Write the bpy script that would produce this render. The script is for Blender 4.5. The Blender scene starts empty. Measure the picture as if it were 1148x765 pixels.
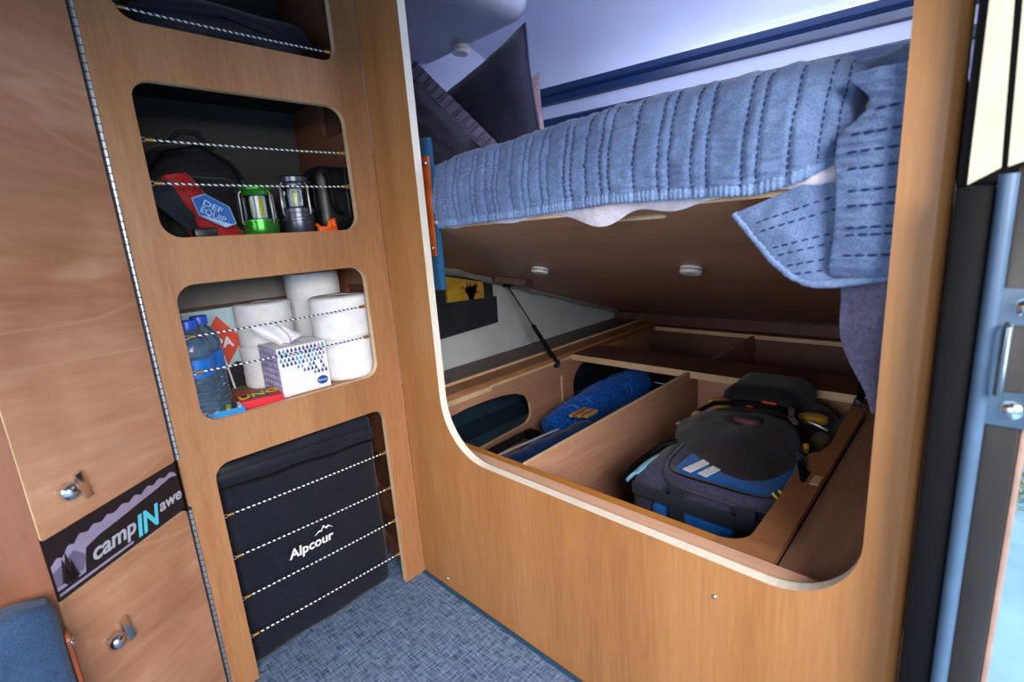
import bpy, bmesh, math, random
from mathutils import Vector, Matrix, noise, Euler
random.seed(7)
C = bpy.context.scene.collection
PI = math.pi
R = math.radians

# ------------------------------------------------------------------ materials
def lin(c):
    out = []
    for v in c[:3]:
        v /= 255.0
        out.append(v/12.92 if v <= .04045 else ((v+.055)/1.055)**2.4)
    return (*out, 1.0)

class NT:
    def __init__(s, name, rough=.6, metal=0., spec=.5):
        s.m = bpy.data.materials.new(name); s.m.use_nodes = True
        s.t = s.m.node_tree; s.n = s.t.nodes; s.l = s.t.links
        s.b = s.n['Principled BSDF']
        s.b.inputs['Roughness'].default_value = rough
        s.b.inputs['Metallic'].default_value = metal
        s.b.inputs['Specular IOR Level'].default_value = spec
    def node(s, t, **kw):
        nd = s.n.new(t)
        for k, v in kw.items():
            if k in nd.inputs.keys() if isinstance(k, str) else False: nd.inputs[k].default_value = v
            else: setattr(nd, k, v)
        return nd
    def coord(s, scale=(1, 1, 1), rot=(0, 0, 0), loc=(0, 0, 0)):
        tc = s.n.new('ShaderNodeTexCoord'); mp = s.n.new('ShaderNodeMapping'); mp.vector_type = 'TEXTURE'
        scale = tuple(1/v for v in scale); mp.inputs['Scale'].default_value = scale; mp.inputs['Rotation'].default_value = rot
        mp.inputs['Location'].default_value = loc
        s.l.new(tc.outputs['Object'], mp.inputs['Vector']); return mp.outputs['Vector']
    def noise(s, vec, scale, detail=4, rough=.55, dist=0.):
        nd = s.n.new('ShaderNodeTexNoise'); nd.inputs['Scale'].default_value = scale
        nd.inputs['Detail'].default_value = detail; nd.inputs['Roughness'].default_value = rough
        nd.inputs['Distortion'].default_value = dist
        s.l.new(vec, nd.inputs['Vector']); return nd.outputs['Fac']
    def ramp(s, fac, stops):
        r = s.n.new('ShaderNodeValToRGB'); e = r.color_ramp.elements
        while len(e) < len(stops): e.new(.5)
        for el, (p, c) in zip(e, stops): el.position = p; el.color = lin(c)
        s.l.new(fac, r.inputs['Fac']); return r.outputs['Color']
    def mix(s, fac, a, b, mode='MIX'):
        m = s.n.new('ShaderNodeMix'); m.data_type = 'RGBA'; m.blend_type = mode
        if hasattr(fac, 'links') or not isinstance(fac, (int, float)): s.l.new(fac, m.inputs[0])
        else: m.inputs[0].default_value = fac
        for v, i in ((a, 6), (b, 7)):
            if isinstance(v, tuple): m.inputs[i].default_value = v
            else: s.l.new(v, m.inputs[i])
        return m.outputs[2]
    def bump(s, h, strength=.2, dist=.002):
        b = s.n.new('ShaderNodeBump'); b.inputs['Strength'].default_value = strength
        b.inputs['Distance'].default_value = dist
        s.l.new(h, b.inputs['Height']); s.l.new(b.outputs['Normal'], s.b.inputs['Normal'])
    def col(s, c):
        if isinstance(c, tuple): s.b.inputs['Base Color'].default_value = c
        else: s.l.new(c, s.b.inputs['Base Color'])
        return s.m

def plain(name, c, rough=.6, metal=0., spec=.5, var=.06, vscale=30., bump=0.):
    s = NT(name, rough, metal, spec)
    v = s.coord(); f = s.noise(v, vscale, 3)
    d = tuple(max(0, x*(1-var*2)) for x in c); l = tuple(min(255, x*(1+var)) for x in c)
    if bump: s.bump(s.noise(v, vscale*4, 3), bump)
    return s.col(s.ramp(f, [(.3, d), (.7, l)]))

def wood(name, dark, mid, light, grain=(1, 1, .06), fine=90., big=7., rough=.42, figure=0., rot=(0, 0, 0), bump=.08):
    s = NT(name, rough, 0, .4)
    v = s.coord(grain, rot)
    f1 = s.noise(v, fine, 5, .65, .3); f2 = s.noise(v, big, 4, .5, .8)
    c1 = s.ramp(f1, [(.25, dark), (.5, mid), (.78, light)])
    c2 = s.ramp(f2, [(.3, dark), (.5, mid), (.72, light)])
    c = s.mix(.5, c1, c2)
    if figure:
        v2 = s.coord(tuple(g**.75 for g in grain), rot)
        n = s.noise(v2, 3.2, 3, .5, 1.2)
        w = s.n.new('ShaderNodeMath'); w.operation = 'MULTIPLY'; w.inputs[1].default_value = 11.
        s.l.new(n, w.inputs[0])
        w2 = s.n.new('ShaderNodeMath'); w2.operation = 'PINGPONG'; w2.inputs[1].default_value = 1.
        s.l.new(w.outputs[0], w2.inputs[0])
        fig = s.ramp(w2.outputs[0], [(.0, (0, 0, 0)), (.86, (0, 0, 0)), (.97, (255, 255, 255))])
        mm = s.n.new('ShaderNodeMath'); mm.operation = 'MULTIPLY'; mm.inputs[1].default_value = figure
        s.l.new(fig, mm.inputs[0])
        c = s.mix(mm.outputs[0], c, lin(light))
        blot = s.ramp(s.noise(s.coord((1, 1, 1), rot), 5, 3, .5, .5), [(.35, (225, 215, 210)), (.65, (255, 255, 255))])
        c = s.mix(1., c, blot, 'MULTIPLY')
    s.bump(f1, bump, .001)
    return s.col(c)

def fabric(name, dark, light, scale=260., rough=.9, bump=.4, wrinkle=0., blotch=True):
    s = NT(name, rough, 0, .2)
    v = s.coord()
    f = s.noise(v, scale, 3, .7); g = s.noise(v, 14, 4)
    c = s.ramp(f, [(.3, dark), (.7, light)])
    if blotch:
        c = s.mix(1., c, s.ramp(g, [(.3, (215, 215, 220)), (.7, (255, 255, 255))]), 'MULTIPLY')
    s.b.inputs['Sheen Weight'].default_value = .15
    s.bump(f, bump, .0015)
    return s.col(c)

M = {}
M['wood_part'] = wood('wood_partition', (142, 91, 52), (167, 113, 65), (188, 135, 86), (1.2, 1.2, .07), 120, 6)
M['wood_shelf'] = wood('wood_shelf_face', (138, 91, 58), (164, 114, 74), (186, 139, 97), (1.2, 1.2, .12), 150, 7)
M['wood_door'] = wood('wood_door', (168, 119, 88), (192, 144, 112), (214, 172, 142), (.13, 1., 1.), 70, 6, .34, .38, (0, R(-6), R(-51)), .05)
M['wood_wall'] = wood('wood_side', (108, 66, 46), (130, 82, 60), (150, 100, 74), (1., 1., .1), 70, 5, .45)
M['ply'] = wood('ply_pink', (148, 102, 80), (176, 128, 104), (202, 156, 130), (1, .07, 1), 80, 6, .55)
M['ply_dark'] = wood('ply_brown', (82, 55, 44), (102, 70, 56), (120, 86, 70), (1, .1, 1), 80, 6, .5)
M['ply_x'] = wood('ply_lid', (142, 98, 72), (168, 120, 92), (190, 142, 112), (.08, 1, 1), 80, 5, .45)
M['ply_flange'] = wood('ply_flange', (138, 88, 56), (166, 112, 74), (188, 134, 94), (.1, 1, 1), 90, 6, .5)
M['orange_ply'] = wood('ply_orange', (160, 100, 42), (184, 120, 56), (204, 142, 74), (.1, 1, 1), 90, 6, .5)
M['pink_ply'] = wood('ply_raw', (192, 142, 116), (212, 166, 140), (226, 186, 162), (.06, 1, 1), 90, 6, .5)
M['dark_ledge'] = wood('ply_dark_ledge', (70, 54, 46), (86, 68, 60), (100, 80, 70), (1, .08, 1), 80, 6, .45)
M['edge'] = wood('ply_edge', (196, 158, 118), (216, 182, 142), (230, 204, 170), (1, 1, 1), 120, 10, .55)
M['edge_white'] = wood('ply_edge_pale', (226, 212, 192), (238, 228, 212), (246, 240, 230), (1, 1, 1), 150, 12, .5)
M['shell'] = plain('painted_shell', (198, 204, 232), .16, 0, .6, .02, 3)
M['bulge'] = plain('trim_plastic_grey', (140, 140, 158), .45, 0, .4, .03, 6)
M['white_wall'] = plain('white_wall_panel', (206, 212, 216), .5, 0, .4, .02, 5)
M['navy_strip'] = plain('navy_window_rubber', (22, 44, 84), .3, 0, .5, .06, 9)
M['black_rubber'] = plain('black_rubber', (10, 10, 13), .6, 0, .15, .08, 20)
M['black_plastic'] = plain('black_plastic', (20, 20, 23), .38, 0, .5, .06, 20)
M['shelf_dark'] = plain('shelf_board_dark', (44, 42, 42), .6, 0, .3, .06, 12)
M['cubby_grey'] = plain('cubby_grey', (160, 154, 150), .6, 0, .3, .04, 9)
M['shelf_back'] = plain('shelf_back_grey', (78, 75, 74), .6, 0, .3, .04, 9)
M['chrome'] = plain('chrome', (226, 228, 232), .2, 1., .5, .02)
M['plate'] = plain('striker_steel', (120, 136, 152), .28, .9)
M['steel'] = plain('hinge_steel', (206, 208, 212), .3, .85, .5, .03)
M['hinge_gap'] = plain('hinge_gap', (40, 44, 52), .5, .3)
M['brass'] = plain('brass', (206, 158, 88), .3, .9)
M['white_plastic'] = plain('white_plastic', (226, 218, 212), .4, 0, .5, .02)
M['lens'] = plain('frosted_lens', (190, 186, 190), .25, 0, .5, .02)
M['white_paper'] = plain('white_paper', (240, 239, 242), .85, 0, .2, .02, 40, .3)
M['sheet'] = fabric('sheet_cotton', (196, 186, 198), (224, 216, 226), 120, .9, .2)
M['cover'] = fabric('mattress_cover', (150, 138, 130), (186, 174, 166), 60, .9, .5)
M['quilt'] = fabric('quilt_chambray', (80, 102, 146), (126, 148, 186), 420, .92, .5)
M['quilt_hem'] = fabric('quilt_hem', (94, 122, 168), (142, 166, 204), 300, .92, .7)
M['quilt_back'] = fabric('quilt_inside', (98, 96, 124), (134, 132, 160), 170, .92, .5)
M['thread'] = plain('navy_thread', (24, 44, 92), .8)
M['thread_soft'] = plain('blue_thread', (56, 88, 146), .8)
M['navy'] = fabric('pillow_navy', (36, 36, 54), (52, 52, 74), 200, .9, .2)
M['navy_grey'] = fabric('sham_grey', (58, 56, 74), (78, 76, 96), 200, .9, .25)
M['flange'] = fabric('sham_flange', (92, 86, 112), (126, 120, 146), 160, .9, .5)
M['pillow_back'] = fabric('pillow_reverse', (150, 120, 128), (190, 160, 166), 200, .9, .3)
M['denim'] = fabric('cushion_denim', (34, 58, 88), (60, 88, 122), 420, .9, .5)
M['teal'] = fabric('cushion_teal', (22, 74, 116), (46, 106, 150), 320, .9, .4)
M['leather'] = plain('leather_orange', (204, 92, 34), .45, 0, .4, .08, 30)
M['leather_brown'] = plain('leather_brown', (138, 66, 40), .45, 0, .4, .08, 30)
M['bag_black'] = fabric('bag_black_nylon', (18, 21, 30), (34, 38, 50), 300, .42, .3)
M['nylon'] = fabric('black_nylon', (20, 20, 24), (36, 35, 41), 260, .7, .35)
M['nylon_brown'] = fabric('black_brown_nylon', (34, 29, 34), (54, 47, 54), 260, .75, .35)
M['duffel'] = fabric('duffel_plum', (48, 46, 68), (72, 70, 96), 260, .8, .35)
M['web'] = fabric('webbing', (20, 28, 38), (36, 46, 58), 400, .7, .4)
M['blue'] = fabric('bag_blue', (14, 92, 178), (30, 120, 206), 260, .6, .3)
M['lightblue'] = fabric('bag_lining', (104, 176, 212), (140, 204, 232), 260, .7, .3)
M['mustard'] = fabric('mustard_patch', (184, 136, 22), (212, 164, 44), 300, .7, .4)
M['olive'] = fabric('olive_mesh', (84, 76, 34), (110, 100, 50), 200, .8, .5)
M['red_orange'] = plain('red_orange', (214, 72, 34), .5)
M['yellow'] = plain('yellow_cord', (224, 206, 60), .5)
M['white'] = plain('white_print', (232, 234, 240), .6, 0, .3, .01)
M['grey_print'] = plain('grey_print', (176, 178, 194), .6, 0, .3, .01)
M['lilac_print'] = plain('lilac_print', (150, 140, 170), .6, 0, .3, .03)
M['lilac_dark'] = plain('lilac_print_dark', (104, 98, 128), .6, 0, .3, .03)
M['cyan_print'] = plain('cyan_print', (92, 206, 232), .5, 0, .3, .01)
M['sign'] = plain('sign_black', (24, 24, 34), .35, 0, .5, .04)
M['redbag'] = fabric('red_nylon', (150, 12, 16), (190, 26, 28), 200, .55, .3)
M['badge'] = plain('badge_blue', (16, 86, 164), .35)
M['badge_text'] = plain('badge_text', (176, 206, 236), .5)
M['badge_wine'] = plain('badge_wine', (112, 58, 76), .6)
M['badge_mid'] = plain('badge_mid', (92, 88, 108), .6)
M['badge_rim'] = plain('badge_rim', (120, 150, 180), .35)
M['green'] = plain('lantern_green', (58, 150, 52), .25, .6)
M['gun'] = plain('lantern_grey', (88, 92, 104), .28, .7)
M['led'] = plain('led_yellow', (240, 226, 40), .4)
M['orange'] = plain('orange_plastic', (255, 96, 12), .45)
M['cap_blue'] = plain('cap_blue', (26, 84, 206), .35)
M['label_blue'] = plain('label_blue', (30, 110, 200), .35)
M['pale_box'] = plain('pale_box', (178, 204, 210), .6, 0, .3, .02)
M['red_box'] = plain('red_print', (222, 74, 46), .6)
M['uno_red'] = plain('card_red', (214, 30, 46), .4)
M['uno_yellow'] = plain('card_yellow', (250, 216, 40), .4)
M['print_blue'] = plain('card_blue', (30, 130, 200), .4)
M['print_green'] = plain('card_green', (40, 150, 110), .4)
M['print_black'] = plain('card_black', (22, 20, 26), .4)
M['drop_navy'] = plain('drop_navy', (36, 62, 140), .6)
M['drop_teal'] = plain('drop_teal', (60, 160, 200), .6)
M['drop_purple'] = plain('drop_purple', (104, 56, 140), .6)
M['lavender'] = plain('lavender_card', (168, 156, 198), .6)
M['lavender_line'] = plain('lavender_card_pale', (204, 194, 224), .6)
M['felt'] = fabric('charcoal_felt', (34, 36, 44), (54, 57, 66), 300, .95, .5)
M['book_yellow'] = plain('book_yellow', (204, 158, 52), .5)
M['book_red'] = plain('book_red', (150, 40, 28), .5)
M['steel_blue'] = fabric('chair_bag_blue', (16, 52, 110), (30, 74, 140), 260, .6, .25)
M['net_blue'] = plain('net_blue', (24, 110, 220), .35, 0, .6, .1)
M['net_roll'] = fabric('net_roll', (6, 40, 104), (24, 116, 232), 90, .35, .8, blotch=False)
M['tan'] = plain('tan_wood', (214, 168, 116), .5)
M['tan_dark'] = plain('brown_wood', (166, 108, 66), .5)
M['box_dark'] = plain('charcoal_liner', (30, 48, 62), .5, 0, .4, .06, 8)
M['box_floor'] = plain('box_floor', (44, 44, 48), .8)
M['seal'] = plain('door_seal', (70, 94, 122), .4, 0, .5, .04)
M['cream'] = plain('sunlit_cream_trim', (190, 182, 160), .5, 0, .4, .02)  # pale colour stands for sun on the upper pillar trim
M['pillar'] = plain('door_pillar_dark', (42, 37, 35), .35, 0, .5, .05, 8)
M['pillar_edge'] = plain('door_edge', (160, 130, 118), .5)
M['ground'] = plain('snowy_ground', (150, 196, 226), .9, 0, .2, .04, 4)
M['leaf'] = plain('dry_leaves', (190, 180, 120), .8, 0, .2, .2, 20)
M['ceil'] = plain('aisle_ceiling', (120, 116, 114), .7)

def tweed():
    s = NT('tweed_carpet', .95, 0, .1)
    a = s.noise(s.coord((1, .12, 1)), 230, 3, .7); b = s.noise(s.coord((.12, 1, 1)), 230, 3, .7)
    ca = s.ramp(a, [(.38, (40, 52, 78)), (.62, (128, 152, 184))])
    cb = s.ramp(b, [(.38, (44, 56, 84)), (.62, (124, 148, 182))])
    c = s.mix(.5, ca, cb)
    ad = s.n.new('ShaderNodeMath'); s.l.new(a, ad.inputs[0]); s.l.new(b, ad.inputs[1])
    s.bump(ad.outputs[0], .6, .003)
    return s.col(c)
M['carpet'] = tweed()
M['carpet_edge'] = plain('carpet_binding', (22, 66, 96), .8)

def cordmat():
    s = NT('bungee_braid', .6, 0, .3)
    v = s.coord((1, 1, 1))
    w = s.n.new('ShaderNodeTexWave'); w.wave_type = 'BANDS'; w.bands_direction = 'DIAGONAL'
    w.inputs['Scale'].default_value = 62.; s.l.new(v, w.inputs['Vector'])
    return s.col(s.ramp(w.outputs['Fac'], [(.42, (24, 26, 30)), (.5, (232, 236, 240))]))
M['cord'] = cordmat()

def glassy(name, c, rough=.05, trans=1.):
    s = NT(name, rough); s.b.inputs['Transmission Weight'].default_value = trans
    s.b.inputs['IOR'].default_value = 1.3
    return s.col(lin(c))
M['clear'] = glassy('clear_plastic', (214, 232, 246))
M['pet'] = glassy('bottle_plastic', (176, 212, 240), .08, .9)

# ------------------------------------------------------------------ object helpers
def wloc(o):
    v = Vector((0, 0, 0))
    while o: v += o.location; o = o.parent
    return v

def tag(o, label, cat, group=None):
    o['label'] = label; o['category'] = cat
    if group: o['group'] = group
    return o

def thing(name, label, cat, loc, group=None):
    o = bpy.data.objects.new(name, None); C.objects.link(o); o.location = loc
    o.empty_display_size = .05
    return tag(o, label, cat, group)

def struct(o): o['kind'] = 'structure'; return o

class MB:
    """collects geometry in world coordinates; build() links it as one mesh object"""
    def __init__(s): s.v = []; s.f = []; s.mi = []
    def add(s, vs, fs, mi=0, T=None):
        k = len(s.v)
        s.v += [Vector(v) if T is None else T @ Vector(v) for v in vs]
        s.f += [tuple(i+k for i in f) for f in fs]
        s.mi += [mi]*len(fs) if isinstance(mi, int) else mi
        return s
    def addbm(s, bm, mi=0, T=None):
        bm.verts.ensure_lookup_table(); bm.verts.index_update()
        s.add([v.co.copy() for v in bm.verts], [[v.index for v in f.verts] for f in bm.faces], mi, T); bm.free(); return s
    def box(s, a, b, bev=0., mi=0, T=None, seg=2):
        bm = bmesh.new(); bmesh.ops.create_cube(bm, size=1.)
        a = Vector(a); b = Vector(b)
        for v in bm.verts: v.co = Vector(((a[i]+b[i])/2 + v.co[i]*(b[i]-a[i]) for i in range(3)))
        if bev: bmesh.ops.bevel(bm, geom=bm.edges[:], offset=bev, segments=seg, profile=.5, affect='EDGES')
        return s.addbm(bm, mi, T)
    def tube(s, pts, r, n=8, mi=0, T=None, closed=False):
        pts = [Vector(p) for p in pts]; m = len(pts)
        rr = r if isinstance(r, (list, tuple)) else [r]*m
        vs = []; up = None
        for i, p in enumerate(pts):
            d = (pts[(i+1) % m if closed else min(i+1, m-1)] - pts[(i-1) % m if closed else max(i-1, 0)])
            d = d.normalized() if d.length > 1e-9 else Vector((0, 0, 1))
            if up is None:
                up = d.orthogonal().normalized()
            up = (up - d*up.dot(d)); up = up.normalized() if up.length > 1e-6 else d.orthogonal().normalized()
            q = d.cross(up)
            vs += [p + (up*math.cos(2*PI*k/n) + q*math.sin(2*PI*k/n))*rr[i] for k in range(n)]
        fs = []
        for i in range(m if closed else m-1):
            j = (i+1) % m
            fs += [(i*n+k, i*n+(k+1) % n, j*n+(k+1) % n, j*n+k) for k in range(n)]
        if not closed: fs += [tuple(range(n))[::-1], tuple((m-1)*n+k for k in range(n))]
        return s.add(vs, fs, mi, T)
    def lathe(s, prof, n=32, mi=0, T=None, squash=1.):
        m = len(prof); vs = []
        for r, z in prof: vs += [(r*math.cos(2*PI*k/n), r*squash*math.sin(2*PI*k/n), z) for k in range(n)]
        fs = [(i*n+k, i*n+(k+1) % n, (i+1)*n+(k+1) % n, (i+1)*n+k) for i in range(m-1) for k in range(n)]
        if prof[0][0] > 1e-6: fs.append(tuple(range(n))[::-1])
        if prof[-1][0] > 1e-6: fs.append(tuple((m-1)*n+k for k in range(n)))
        return s.add(vs, fs, mi, T)
    def prism(s, poly, h0, h1, T, mi=0):
        """2-D polygon (a,b) extruded h0..h1, T maps (a,b,h) to world"""
        n = len(poly)
        vs = [(a, b, h0) for a, b in poly]+[(a, b, h1) for a, b in poly]
        fs = [tuple(range(n))[::-1], tuple(range(n, 2*n))]+[(i, (i+1) % n, n+(i+1) % n, n+i) for i in range(n)]
        return s.add(vs, fs, mi, T)
    def grid(s, fn, nu, nv, mi=0, thick=0., closed=False):
        vs = [Vector(fn(i/(nu), j/(nv))) for j in range(nv+1) for i in range(nu+1)]
        fs = [(j*(nu+1)+i, j*(nu+1)+i+1, (j+1)*(nu+1)+i+1, (j+1)*(nu+1)+i) for j in range(nv) for i in range(nu)]
        if thick:
            W = nu+1; N = len(vs); ns = []
            for j in range(nv+1):
                for i in range(nu+1):
                    du = vs[j*W+min(i+1, nu)]-vs[j*W+max(i-1, 0)]; dv = vs[min(j+1, nv)*W+i]-vs[max(j-1, 0)*W+i]
                    nn = du.cross(dv); ns.append(nn.normalized() if nn.length > 1e-12 else Vector((0, 0, 1)))
            vs = vs+[v-n*thick for v, n in zip(vs, ns)]
            fs = fs+[tuple(i+N for i in f[::-1]) for f in fs]
            rim = [i for i in range(nu)]+[j*W+nu for j in range(nv)]+[nv*W+i for i in range(nu, 0, -1)]+[j*W for j in range(nv, 0, -1)]
            for a, b in zip(rim, rim[1:]+rim[:1]): fs.append((b, a, a+N, b+N))
        return s.add(vs, fs, mi)
    def build(s, name, mat, parent=None, smooth=None, mats=None):
        me = bpy.data.meshes.new(name)
        off = wloc(parent) if parent else Vector((0, 0, 0))
        me.from_pydata([tuple(v-off) for v in s.v], [], s.f)
        for m in ([mat] + list(mats or [])): me.materials.append(m if not isinstance(m, str) else M[m])
        me.polygons.foreach_set('material_index', s.mi)
        bm = bmesh.new(); bm.from_mesh(me); bmesh.ops.recalc_face_normals(bm, faces=bm.faces[:]); bm.to_mesh(me); bm.free()
        if smooth is not None:
            me.shade_smooth() if hasattr(me, 'shade_smooth') else None
            try: me.set_sharp_from_angle(angle=R(smooth))
            except Exception: pass
        me.update()
        o = bpy.data.objects.new(name, me); C.objects.link(o)
        if parent: o.parent = parent
        return o

def frame(o, ex, ey, ez):
    m = Matrix((ex, ey, ez)).transposed().to_4x4(); m.translation = Vector(o); return m

def rrect(a0, b0, a1, b1, r, n=8, rs=None):
    rs = rs or (r, r, r, r); pts = []
    for (cx, cy, q), rad in zip(((a0, b0, 2), (a1, b0, 3), (a1, b1, 0), (a0, b1, 1)), rs):
        sx = 1 if cx == a0 else -1; sy = 1 if cy == b0 else -1
        for k in range(n+1):
            t = q*PI/2 + k*PI/2/n
            pts.append((cx+sx*rad+rad*math.cos(t), cy+sy*rad+rad*math.sin(t)))
    return pts

def holed(outer, holes, T, h0, h1):
    """MB of a plate with holes; faces on rims get material index 1"""
    cu = bpy.data.curves.new('tmp', 'CURVE'); cu.dimensions = '2D'; cu.fill_mode = 'BOTH'
    cu.extrude = (h1-h0)/2
    for pts in [outer]+holes:
        sp = cu.splines.new('POLY'); sp.points.add(len(pts)-1); sp.use_cyclic_u = True
        for p, q in zip(sp.points, pts): p.co = (q[0], q[1], 0, 1)
    ob = bpy.data.objects.new('tmp', cu); C.objects.link(ob)
    dg = bpy.context.evaluated_depsgraph_get(); dg.update()
    me = bpy.data.meshes.new_from_object(ob.evaluated_get(dg))
    mb = MB()
    vs = [(v.co.x, v.co.y, v.co.z+(h0+h1)/2) for v in me.vertices]
    mb.add(vs, [tuple(p.vertices) for p in me.polygons], [0 if abs(p.normal.z) > .5 else 1 for p in me.polygons], T)
    bpy.data.objects.remove(ob); bpy.data.curves.remove(cu); bpy.data.meshes.remove(me)
    return mb

def text(body, T, size, mat, parent, name='lettering', shear=0., align='LEFT', bold=0., depth=.0004, sx=1.):
    cu = bpy.data.curves.new('tmp', 'FONT'); cu.body = body; cu.size = size; cu.shear = shear
    cu.align_x = align; cu.offset = bold; cu.extrude = depth; cu.resolution_u = 3
    ob = bpy.data.objects.new('tmp', cu); C.objects.link(ob)
    dg = bpy.context.evaluated_depsgraph_get(); dg.update()
    me = bpy.data.meshes.new_from_object(ob.evaluated_get(dg))
    mb = MB().add([(v.co.x*sx, v.co.y, v.co.z) for v in me.vertices], [tuple(p.vertices) for p in me.polygons], 0, T)
    bpy.data.objects.remove(ob); bpy.data.curves.remove(cu); bpy.data.meshes.remove(me)
    return mb.build(name, mat, parent)

def copy_tree(o, parent=None):
    c = o.copy(); C.objects.link(c); c.parent = parent
    for ch in [x for x in bpy.data.objects if x.parent == o]: copy_tree(ch, c)
    return c

def soft(a, b, r=.03, amp=.004, fr=14., n=14, T=None, seed=0., bulge=0.):
    """rounded, lightly crumpled box"""
    bm = bmesh.new(); bmesh.ops.create_cube(bm, size=2.)
    bmesh.ops.subdivide_edges(bm, edges=bm.edges[:], cuts=n, use_grid_fill=True)
    a = Vector(a); b = Vector(b); c = (a+b)/2; h = (b-a)/2
    for v in bm.verts:
        u = v.co.copy(); p = Vector((u[i]*h[i] for i in range(3)))
        core = Vector((max(-(h[i]-r), min(h[i]-r, p[i])) for i in range(3)))
        d = p-core
        q = core + (d.normalized()*r if d.length > 1e-9 else d)
        if bulge:
            for i in range(3):
                j, k = (i+1) % 3, (i+2) % 3
                q[i] += math.copysign(bulge, u[i])*abs(u[i])**3*(1-u[j]**2)*(1-u[k]**2) if abs(u[i]) > .5 else 0
        q += c
        nz = noise.noise_vector(q*fr+Vector((seed, seed*2, 3)))
        q += nz*amp
        v.co = q
    return MB().addbm(bm, 0, T)

def pillow(cx, w, h, t, T, n=36, amp=.004, seed=0, mi=0):
    def side(sg):
        def f(u, v):
            a, b = 2*u-1, 2*v-1
            e = max(0., (1-abs(a)**2.6)*(1-abs(b)**2.6))
            pin = 1-.07*(1-abs(b)**2)*abs(a)**2 ; pin2 = 1-.07*(1-abs(a)**2)*abs(b)**2
            p = Vector((a*w/2*pin, b*h/2*pin2, sg*t/2*e**.55))
            p += noise.noise_vector(Vector((a*3+seed, b*3, sg)))*amp*(2 if e > .1 else .5)
            return T @ p
        return f
    mb = MB(); mb.grid(side(1), n, n, mi); mb.grid(side(-1), n, n, mi); return mb

XA = Vector((0, 1, 0)); ZU = Vector((0, 0, 1)); XN = Vector((1, 0, 0))
TA = frame((0, 0, 0), XA, ZU, XN)                      # plate in y,z facing +x
TB = frame((0, 0, 0), Vector((1, 0, 0)), ZU, Vector((0, -1, 0)))   # plate in x,z facing -y

# ------------------------------------------------------------------ the room shell
fl = MB().box((-.40, -1.35, -.02), (1.25, 0, 0)).build('floor', 'carpet'); struct(fl)
struct(MB().box((.0005, -.010, .0), (1.25, -.0005, .004), .001).build('trim_1', 'carpet_edge'))
struct(MB().box((-.45, -1.35, 1.60), (1.12, 0.02, 1.63)).build('ceiling', 'ceil'))
struct(MB().box((1.115, -1.35, 1.14), (1.14, -.07, 1.63)).build('wall_doorway', 'ceil'))
struct(MB().box((-.45, -1.375, 1.18), (1.14, -1.352, 1.63)).build('wall_front', 'ceil'))
# long side panel of the bed space
wl = MB().box((-.43, .016, 0), (-.40, 2.0, 1.62)).build('wall_left', 'white_wall'); struct(wl)
wr = MB().box((1.045, .10, -.1), (1.06, 1.86, 1.62)).build('wall_right', 'ply_dark'); struct(wr)
struct(MB().box((-.3995, .02, 1.02), (-.395, 1.9, 1.60)).build('trim_6', 'shell'))
# rear shell: profile pushed along a direction slightly off the x axis
E0 = Vector((-.25, .90, 0)); EX = Vector((.985, .171, 0)).normalized(); EN = Vector((-EX.y, EX.x, 0))
def shell(prof, s0, s1, ns=10):
    mb = MB()
    def f(u, v):
        k = v*(len(prof)-1); i = min(int(k), len(prof)-2); t = k-i
        n_ = prof[i][0]*(1-t)+prof[i+1][0]*t; z = prof[i][1]*(1-t)+prof[i+1][1]*t
        return E0+EX*(s0+(s1-s0)*u)+EN*n_+ZU*z
    return mb.grid(f, ns, len(prof)-1, thick=.008)
up = []
for k in range(25):
    t = k/24*PI/2
    up.append((-.45+.45*math.cos(t), 1.40+.19*math.sin(t)**.9))
up += [(-1.0, 1.592), (-1.3, 1.594)]
up = [(.0, 1.385)]+up
struct(shell(up, -.22, 1.32).build('ceiling_rear', 'shell', smooth=60))
struct(shell([(.0, 1.40), (-.012, 1.398), (-.016, 1.385), (-.006, 1.378), (-.002, 1.372), (-.012, 1.366), (-.012, 1.354), (.004, 1.352)], -.22, 1.32).build('trim_2', 'navy_strip', smooth=20))
struct(shell([(.004, 1.354), (.02, 1.33), (.03, 1.30)], -.22, 1.32).build('trim_3', 'shell', smooth=40))
struct(shell([(.028, 1.302), (.018, 1.296), (.02, 1.284), (.04, 1.28)], -.22, 1.32).build('trim_4', 'navy_strip', smooth=40))
struct(shell([(.036, 1.282), (.25, 1.06), (.98, .40), (.98, .0)], -.22, 1.32).build('wall_rear', 'shell', smooth=20))
# moulded overhead corner above the lamp
def bul(u, v):
    a = u*PI/2
    x = -.40+.485*(math.sin(a)**.35 if a > 0 else 0); 
    return x
mb = soft((-.40, .05, 1.445), (.085, .50, 1.60), .055, 0, n=20)
struct(mb.build('trim_5', 'bulge', smooth=60))

# ------------------------------------------------------------------ partition panel with the big opening
bp = thing('bed_partition', 'large vertical-grained wood partition with a big rounded opening into the bed area', 'partition', (.5, 0, 0))
hole = rrect(.152, .394, .957, 1.50, .1, 12, (.135, .105, .1, .1))
mb = holed([(0.0005, 0.0), (.990, 0.0), (.990, 1.598), (.0005, 1.598)], [hole], TB, -.018, 0.)
mb.build('panel', 'wood_part', bp, None, ['edge_white'])
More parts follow.
